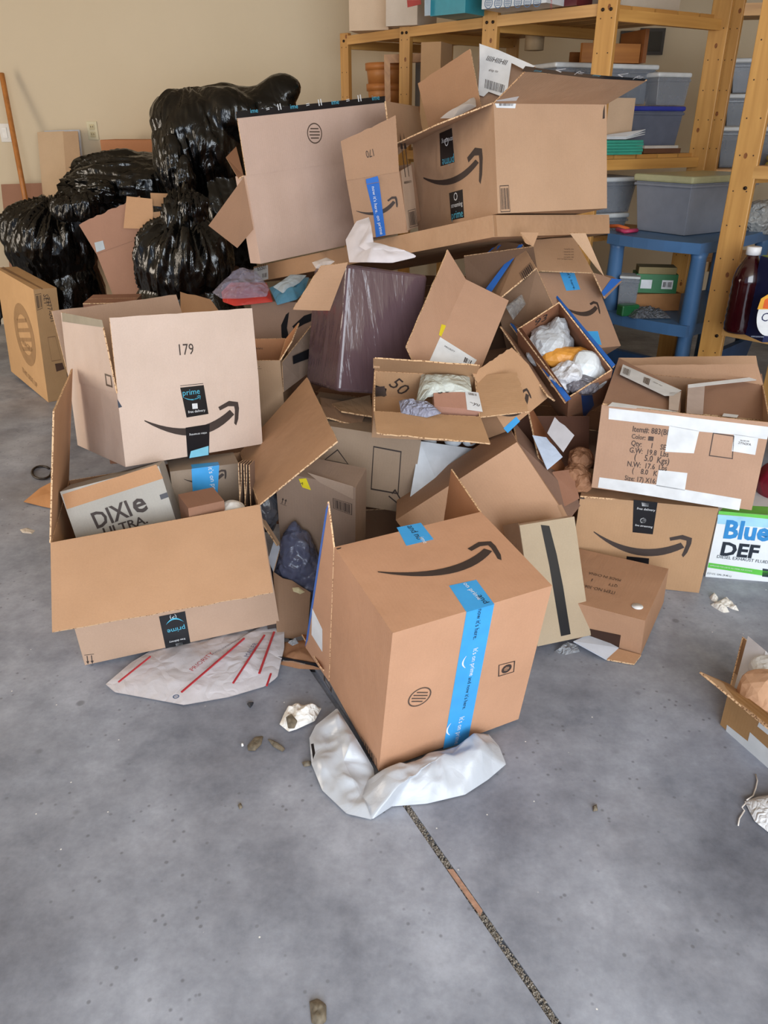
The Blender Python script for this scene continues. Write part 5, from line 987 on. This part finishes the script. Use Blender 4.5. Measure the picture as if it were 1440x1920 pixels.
B = upright('white_carton', 'white carton with a red label behind the teal box on the top shelf', 'box', 742, 805, 4.75, zt, 0.36, 0.30, 'cdbba8', yaw=-0.4)
decal(B, '-y', [(763, 0), (789, 0), (790, 8), (764, 14)], plain('b0403a', 0.5), 'red_label')
B = upright('teal_box', 'teal and white printed box on the top shelf', 'box', 832, 912, 4.28, zt, 0.22, 0.26, '2c8ea0', yaw=-0.70, mat=plain('2b8797', 0.4))
decal(B, '-x', [(796, 0), (830, 0), (829, 27), (796, 30)], plain('c9ccd0', 0.5), 'white_side')
B = upright('filter_box', 'long white box with a row of round blue pictures on the top shelf', 'box', 912, 1052, 4.0, zt, 0.2, 0.16, 'c6cbd0', yaw=-0.70, mat=plain('c6cbd0', 0.45))
for i, x in enumerate((916, 934, 952, 971, 989, 1007)):
    ring(B, '-y', (x, 6-(x-916)*0.03), 7.5, plain('3a5f86', 0.4), 0.16, 'round_picture')
text(B, '-y', 'culture', (1035, 18), (1035.5, -6), plain('a03038')); 
upright('dark_red_book', 'dark red flat case near the tall post on the top shelf', 'case', 1062, 1108, 4.0, zt, 0.14, 0.2, '6b2328', yaw=-0.7, mat=plain('5e1f24', 0.4))
bx_ = [(P3.lerp(Mp, 0.5)+sdir*0.36, 0.50, 0.46, 'white_carton', 'plain white carton behind the long round-picture box'), (P2.lerp(P3, 0.5)+sdir*0.50, 0.40, 0.30, 'light_block_carton', 'grey carton behind the teal box')]  # cartons added here to keep light off the bays behind
for v, w_, d_, nm, lb in bx_:
    tt = thing(nm, lb+' on the top shelf', 'box', (v.x, v.y, zt)); cuboid('carton_body', (v.x, v.y, zt), (w_, d_, 0.22), card('b9ab98'), tt, yaw=math.atan2(fdir.y, fdir.x))
# mid shelf: baskets, frame and cartons seen between the posts
zm = MIDZ+0.002
BK = pine('bf7f45', 0.6)
for i in range(3):
    c = Vector((0.02, 5.18, zm+0.13+i*0.105)); t = thing('split_wood_basket', ('lowest', 'middle', 'topmost')[i]+' of the stacked round split-wood baskets on the shelf', 'basket', tuple(c))
    lathe('basket_body', c, [(0.10+i*0.006, 0), (0.112+i*0.006, 0.10), (0.104+i*0.006, 0.10), (0.094+i*0.006, 0.006)], BK, t, 28)
    lathe('rim_band', c+Vector((0, 0, 0.068)), [(0.116+i*0.006, 0), (0.118+i*0.006, 0.036), (0.110+i*0.006, 0.036)], pine('c07c42', 0.6), t, 28)
cuboid('basket_crate', (0.02, 5.18, zm), (0.24, 0.22, 0.125), BK); tag(bpy.data.objects['basket_crate'], 'low wooden crate under the round baskets', 'crate')
t = thing('wooden_frame', 'square open wooden crate frame standing beside the round baskets', 'frame', tuple(D(760, 200, 5.0)))  # an open frame of four bars, not a crate
fr = [(720, 103, 5.0), (800, 100, 5.0), (798, 215, 5.0), (722, 215, 5.0)]
A4 = [D(*q) for q in fr]; cc = sum(A4, Vector())/4
for i in range(4):
    a, b = A4[i], A4[(i+1) % 4]; ai, bi = a.lerp(cc, 0.28), b.lerp(cc, 0.28); slab('frame_bar', [a, b, bi, ai], 0.05, pine('b9854c'), t)
def bin_(label, c, dims, yaw, body, lid, inside=None, lidh=0.022, cat='storage bin', name='storage_bin'):
    t = thing(name, label, cat, tuple(c)); w_, d_, h_ = dims; R = Matrix.Rotation(yaw, 3, 'Z'); c = Vector(c); vs = []; fs = []
    for (z, s, o_) in ((0, 0.88, 0), (h_, 1.0, 0), (h_, 1.0, 0.004), (0.005, 0.88, 0.004)):
        for sx, sy in ((-1, -1), (1, -1), (1, 1), (-1, 1)): vs.append(c+R @ Vector((sx*(w_/2*s-o_), sy*(d_/2*s-o_), z)))
    fs.append((3, 2, 1, 0))
    for j in range(3):
        for i in range(4): k = (i+1) % 4; fs.append((j*4+i, j*4+k, j*4+4+k, j*4+4+i))
    fs.append((12, 13, 14, 15)); o = mesh('bin_body', vs, fs, body, t); b = o.modifiers.new('bevel', 'BEVEL'); b.width = 0.012; b.segments = 2
    cuboid('lid', c+Vector((0, 0, h_)), (w_*1.05, d_*1.07, lidh), lid, t, yaw=yaw, bevel=0.008)
    cuboid('rim', c+Vector((0, 0, h_-0.018)), (w_*1.03, d_*1.04, 0.012), body, t, yaw=yaw, bevel=0.003)
    if inside: o = cuboid('contents', c+Vector((0, 0, 0.01)), (w_*0.78, d_*0.78, h_*0.7), inside, t, yaw=yaw); o['label'] = 'dark contents seen through the clear wall'
    return t
CLB = plain('8e939c', 0.25, var=0.03, trans=0.0, alpha=0.55); LW = plain('c9cbcc', 0.4); 
BIN = plain('868b97', 0.3, var=0.04, alpha=0.82)
zb = 0.908; qa, qb, qc = G(1286, 442, zb), G(1200, 428, zb), G(1398, 430, zb)
ux, uy = (qc-qa), (qb-qa); ctr = qa+ux/2+uy/2; yawb = math.atan2(ux.y, ux.x)
dimb = (ux.length*1.08, abs(uy.dot(Vector((-math.sin(yawb), math.cos(yawb), 0))))*1.0, 0.215)
ctr = qa+ux/2+Vector((-math.sin(yawb), math.cos(yawb), 0))*dimb[1]/2*0.9+Vector((math.cos(yawb), math.sin(yawb), 0))*(-0.02)
t = bin_('big grey storage bin with a yellowish lid on the blue plastic shelf', tuple(ctr), (dimb[0], dimb[1], dimb[2]), yawb, BIN, plain('a9a783', 0.35), plain('7f838f', 0.5), 0.03)
print('BIN', dimb, yawb, tuple(ctr))
SY = 0.36
def sh(a, b, z): v = Mp+sdir*a-fdir*b; return (v.x, v.y, z)
p0_ = sh(0.16, 0.10, 0)
def onshelf(px, y, z): p = D(px, 300, y); return (p.x, y, z)
bin_('low bin with a white lid above the orange tool handles', sh(0.24, 0.16, 0.965), (0.30, 0.22, 0.14), SY, CLB, LW, plain('b9ab98', 0.6))
bin_('lower dark bin behind the orange tool handles', sh(0.22, 0.16, 0.862), (0.28, 0.22, 0.08), SY, CLB, LW, plain('3a4a44', 0.6))
bin_('blue lidded clear bin on the middle shelf', sh(0.56, 0.21, zm), (0.32, 0.22, 0.185), SY, plain('5f6576', 0.3, alpha=0.8), plain('2a3690', 0.35), plain('4f5464', 0.6))
bin_('wide clear bin with a grey lid at the top of the middle shelf', sh(0.36, 0.36, zm+0.215), (0.56, 0.24, 0.15), SY, CLB, LW, plain('3c3c44', 0.6))
bin_('small clear bin with a frosted lid standing on the blue lidded bin', sh(0.62, 0.14, zm+0.210), (0.19, 0.10, 0.12), SY, CLB, LW, plain('62646c', 0.6))
p = sh(0.42, 0.36, zm+0.39); t = thing('wooden_box_lid', 'slanted open wooden box on top of the grey lidded bin', 'box', p)
cuboid('box_side', (p[0], p[1]-0.12, p[2]), (0.30, 0.02, 0.08), pine('a4692f'), t, yaw=0.22); cuboid('box_side', (p[0]+0.14, p[1], p[2]), (0.02, 0.24, 0.14), pine('7c4a22'), t, yaw=0.22); cuboid('box_side', (p[0], p[1]+0.12, p[2]), (0.30, 0.02, 0.06), pine('8a5527'), t, yaw=0.22)
p = sh(0.20, 0.04, zm); t = thing('paper_tray_stack', 'green folder stack on the middle shelf behind the tallest post', 'folders', p)
for i in range(5): cuboid('folder', (p[0]+0.003*(i % 2), p[1]+0.01, p[2]+i*0.0125), (0.21, 0.12, 0.011), plain('2f8c78', 0.45), t, yaw=SY)
p = sh(0.20, 0.07, zm+0.068); o = cuboid('tan_file_box', (p[0], p[1]+0.06, p[2]), (0.21, 0.05, 0.17), card('c2a07e'), None, yaw=SY); tag(o, 'plain tan board standing behind the green folders', 'cardboard')
for i in range(3): o = slab('paper_sheet', [Vector((p[0]-0.11, p[1]-0.07, zm+0.066+i*0.004)), Vector((p[0]+0.05, p[1]-0.05, zm+0.066+i*0.004)), Vector((p[0]+0.16, p[1]+0.03, zm+0.085+i*0.010)), Vector((p[0]-0.10, p[1]+0.03, zm+0.066+i*0.004))], 0.002, LBL, seg=1); tag(o, ('lowest', 'middle', 'topmost')[i]+' curled white paper sheet on the green folders', 'paper', 'paper sheets on the green folders')
p = sh(0.50, 0.05, zm); p = (p[0], p[1]-0.06, p[2]); t = thing('picture_frame_stack', 'dark picture frame lying on the middle shelf beside the green folders', 'picture frame', p)
cuboid('frame_board', (p[0], p[1]+0.1, p[2]), (0.22, 0.11, 0.022), plain('5a3826', 0.4), t, yaw=SY); cuboid('white_edge', (p[0], p[1]+0.1, p[2]+0.022), (0.20, 0.09, 0.012), plain('b8b0a8', 0.4), t, yaw=SY)
o = bin_('tiny clear box of fittings on the tan board', (p0_[0], p0_[1]+0.05, zm+0.24), (0.13, 0.05, 0.04), SY, CLB, LW, plain('a48a5a', 0.6), 0.006)
# cartons on the middle shelf seen past the topmost carton
B = upright('open_carton', 'orange brown open carton on the shelf behind the torn white label', 'box', 955, 1022, 4.45, zm+0.20, 0.19, 0.2, 'a26a3a', yaw=-0.5)
B = upright('kraft_carton', 'flat kraft carton on the shelf left of the tallest post', 'box', 1030, 1150, 4.30, zm+0.20, 0.17, 0.2, 'a98661', yaw=-0.5)
cuboid('wooden_riser', (0.86, 4.72, zm), (0.62, 0.22, 0.195), pine('7c5534'), None, yaw=-0.6); tag(bpy.data.objects['wooden_riser'], 'low wooden riser under the two shelf cartons', 'riser')
lathe('paper_roll', D(1002, 82, 4.75)+Vector((0, 0, -0.03)), [(0.05, 0), (0.05, 0.10)], plain('b49a78', 0.7), None, 24); tag(bpy.data.objects['paper_roll'], 'pale paper roll behind the shelf cartons', 'roll')
B = upright('kraft_carton', 'narrow tan carton behind the raised left flap of the topmost carton', 'box', 802, 842, 4.55, zm, 0.50, 0.18, 'b08658', yaw=-0.4)
B = upright('grey_tote', 'tall grey box behind the raised tan flap', 'box', 792, 826, 5.15, zm, 0.48, 0.2, '8f8577', yaw=-0.4)
# right bay
def rb(f, s, z): v = Rp+fdir*f+sdir*s; return (v.x, v.y, z)
bin_('clear bin with a white lid upper right behind the thick post', (1.93, 4.50, 1.345), (0.36, 0.24, 0.125), -0.2, CLB, LW, plain('7a7466', 0.6))
bin_('clear bin with a white lid lower right behind the thick post', (1.93, 4.50, 1.152), (0.36, 0.24, 0.17), -0.2, CLB, LW, plain('8d8f88', 0.6))
bin_('topmost clear bin right behind the thick post', (1.93, 4.50, 1.495), (0.36, 0.24, 0.13), -0.2, CLB, LW, plain('8a5a3a', 0.6))
t = thing('string_of_cones', 'pile of yellowish dried cones on the shelf at the right edge', 'cones', (2.0, 4.22, 1.152))
for i in range(7): o = star('cone', Vector((1.93+0.045*(i % 4), 4.225, 1.172+0.035*(i//4))), [((0, 0, 0), (0.028, 0.022, 0.02))], 0.003, 30, plain('a08a3c', 0.6), t, seed=i, sub=3)
# blue plastic shelving
BP, BPD = plain('476d98', 0.42, var=0.08, bscale=6), plain('2b4568', 0.45, var=0.1)
zt2 = 0.906; c0, c1, c2 = G(1315, 457, zt2), G(1140, 437, zt2), G(1440, 430, zt2); cL = c0+(c1-c0)*1.0; cR = c0+(c2-c0)*1.12; cLb = cL+Vector((0.03, 0.09, 0)); cB = cR+Vector((-0.1, 0.32, 0))
t = thing('blue_plastic_shelf', 'blue plastic shelving with tubular legs standing behind the thick post', 'shelf', (cB.x*0.5+c0.x*0.5, cB.y*0.5+c0.y*0.5, 0))
def deck(z, th, k=1.0, m=BP, nm='shelf_deck', bow=0.03):
    cc = (cL+cR+c0+cB)/4; P = [cc+(q-cc)*k for q in (c0, cR, cB, cLb, cL)]; out = []
    for i in range(5):
        a, b = P[i], P[(i+1) % 5]; m_ = (a+b)/2; nrm = (m_-cc); nrm.z = 0; nrm.normalize()
        for s in range(6): u = s/6; out.append(a.lerp(b, u)+nrm*bow*(4*u*(1-u)) if i in (0, 4) else a.lerp(b, u))
    n = len(out); vs = [Vector((v.x, v.y, z)) for v in out]+[Vector((v.x, v.y, z-th)) for v in out]
    fs = [tuple(range(n)), tuple(range(2*n-1, n-1, -1))]+[(i, n+i, n+(i+1) % n, (i+1) % n) for i in range(n)]
    return mesh(nm, vs, fs, m, t)
deck(0.906, 0.045); deck(0.56, 0.05); deck(0.12, 0.12, m=BPD)
for q in (c0, cL, cR, cB):
    cc = (cL+cR+c0+cB)/4; p = q+(cc-q).normalized()*0.055; lathe('leg', (p.x, p.y, 0.12), [(0.038, 0), (0.032, 0.33), (0.032, 0.38), (0.038, 0.42), (0.032, 0.72), (0.038, 0.745)], BP, t, 20)
for a, b in ((cL, c0), (c0, cR)):
    u = (b-a).normalized(); slab('drawer_front', [Vector((*(a+u*0.09).xy, 0.13)), Vector((*(b-u*0.09).xy, 0.13)), Vector((*(b-u*0.09).xy, 0.40)), Vector((*(a+u*0.09).xy, 0.40))], 0.03, BPD, t, bend=0.03, seg=3)
mid = (cL+cR+c0+cB)/4
t = thing('green_carton', 'small green box with two white labels on the lower blue shelf', 'box', tuple(D(1222, 545, 4.0)))
p = D(1224, 545, 3.78)
cuboid('carton_body', p, (0.19, 0.12, 0.085), plain('1f6b3a', 0.45), t, yaw=-0.15); cuboid('contents', p+Vector((0, 0, 0.085)), (0.17, 0.10, 0.03), plain('8d7c56', 0.8), t, yaw=-0.15)
fpb = Box(); fpb.root = t; R_ = Matrix.Rotation(-0.15, 3, 'Z'); fpb.planes = {'p': (p+R_ @ Vector((0, -0.0605, 0)), R_ @ Vector((0, -1, 0)), 0)}
cp = proj_px = None
def pp(u, v):                                                    # a point on that box front, as seen
    w_ = p+R_ @ Vector((u, -0.061, v)); d = w_-CAMP; f = Vector((0, math.cos(PITCH), -math.sin(PITCH))); uu = Vector((0, math.sin(PITCH), math.cos(PITCH))); c = d.dot(f)
    return (720+FPX*d.x/c, 960-FPX*d.dot(uu)/c)
decal(fpb, 'p', [pp(-0.07, 0.02), pp(-0.02, 0.02), pp(-0.02, 0.06), pp(-0.07, 0.06)], LBL, 'paper_label'); decal(fpb, 'p', [pp(0.025, 0.02), pp(0.075, 0.02), pp(0.075, 0.06), pp(0.025, 0.06)], LBL, 'paper_label'); barcode(fpb, 'p', [pp(0.03, 0.025), pp(0.07, 0.025), pp(0.07, 0.055), pp(0.03, 0.055)], INK, 7, 2, False, lift=0.001)
tag(cuboid('tan_tray', Vector((p.x, p.y, 0.562)), (0.22, 0.14, p.z-0.564), plain('9c6d42', 0.6), None, yaw=0.1), 'tan tray under the small green box', 'tray')
q_ = D(1178, 545, 3.74); bin_('small clear bin with a white lid left of the green box', (q_.x, 3.74, 0.562), (0.09, 0.10, 0.15), -0.3, CLB, LW, plain('9a948a', 0.6), 0.012)
q_ = D(1220, 570, 3.56); tag(pillow('clear_plastic_pack', [Vector((q_.x-0.08, 3.54, 0.564)), Vector((q_.x+0.10, 3.54, 0.564)), Vector((q_.x+0.10, 3.68, 0.564)), Vector((q_.x-0.10, 3.68, 0.564))], 0.03, 0.02, 22, creased('70747c', 0.1, 14, 0.8, alpha=0.7)), 'clear plastic pack in front of the small green box', 'plastic film')
q_ = D(1180, 560, 3.62); tag(cuboid('green_pack', (q_.x, 3.62, 0.562), (0.09, 0.05, 0.05), plain('1d5c34', 0.35), None, yaw=0.3, bevel=0.006), 'dark green packet at the left of the lower blue shelf', 'packet')
HS = plain('e0703a', 0.4); 
tag(tube('orange_tool_handle', [G(1142, 424, 0.917), G(1160, 424, 0.920), G(1178, 430, 0.917)], 0.009, HS), 'orange tool handle at the left end of the blue shelf top', 'tool'); tag(tube('pink_tool_handle', [G(1158, 430, 0.918), G(1172, 434, 0.919), G(1194, 432, 0.918)], 0.010, plain('b83a5e', 0.4)), 'dark pink tool handle at the left end of the blue shelf top', 'tool')
q_ = D(1432, 400, 3.85); tag(star('plastic_produce_bag', Vector((q_.x, 3.85, 0.965)), [((0, 0, 0), (0.09, 0.06, 0.07))], 0.02, 16, creased('a9a9a6', 0.2, 10, 0.7), seed=4), 'crumpled clear produce bag right of the big grey bin', 'plastic bag')
# bottle and drink carton on the low shelf of the right bay
c = D(1381, 628, 3.12); c = Vector((c.x, 3.12, 0.605)); t = thing('juice_bottle', 'big plastic bottle of dark red juice with a white cap', 'bottle', tuple(c))
prof = [(0.050, 0), (0.056, 0.01)]+[(0.058 if i % 2 else 0.055, 0.02+i*0.0135) for i in range(14)]+[(0.055, 0.215), (0.048, 0.245), (0.032, 0.275), (0.022, 0.29), (0.022, 0.30)]
lathe('bottle_body', c, prof, plain('2c070d', 0.12, var=0.1, coat=0.6), t, 32); lathe('cap', c+Vector((0, 0, 0.298)), [(0.027, 0), (0.027, 0.028), (0.024, 0.03)], plain('e8e8ea', 0.4), t, 28)
c2_ = Vector((D(1449, 628, 3.02).x, 3.02, 0.605)); t = thing('drink_carton', 'dark blue drink box with a white round logo beside the juice bottle', 'box', tuple(c2_))
cuboid('carton_body', c2_, (0.16, 0.13, 0.30), plain('1b2550', 0.35), t, yaw=0.12); cuboid('top_panel', c2_+Vector((0, 0, 0.30)), (0.15, 0.12, 0.003), plain('8a9a3a', 0.4), t, yaw=0.12)
fpb = Box(); fpb.root = t; R_ = Matrix.Rotation(0.12, 3, 'Z'); fpb.planes = {'p': (c2_+R_ @ Vector((0, -0.0655, 0)), R_ @ Vector((0, -1, 0)), 0)}
P_, n_ = _pl(fpb, 'p'); cc = onplane(1449, 588, P_, n_); vs = [cc]+[cc+Vector((math.cos(a)*0.062, 0, math.sin(a)*0.085)) for a in [i*PI/16 for i in range(32)]]
xx = R_ @ Vector((1, 0, 0)); vs = [cc]+[cc+xx*(math.cos(i*PI/16)*0.062)+Vector((0, 0, math.sin(i*PI/16)*0.085)) for i in range(32)]
mesh('white_logo', vs, [(0, 1+i, 1+(i+1) % 32) for i in range(32)], WHT, t)
decal(fpb, 'p', [(1420, 580), (1427, 560), (1440, 552), (1445, 580)], plain('e0a43a', 0.4), 'orange_print', lift=0.001); decal(fpb, 'p', [(1430, 578), (1434, 562), (1446, 556), (1450, 580)], plain('d8602c', 0.4), 'red_print', lift=0.0016)
text(fpb, 'p', 'Cr', (1426, 602), (1448, 603), plain('1b2550', 0.4), lift=0.0012); text(fpb, 'p', 'concentrate', (1408, 632), (1432, 633), plain('9aa3b8', 0.4))
for o in list(bpy.data.objects):
    if '_o' in o: del o['_o']
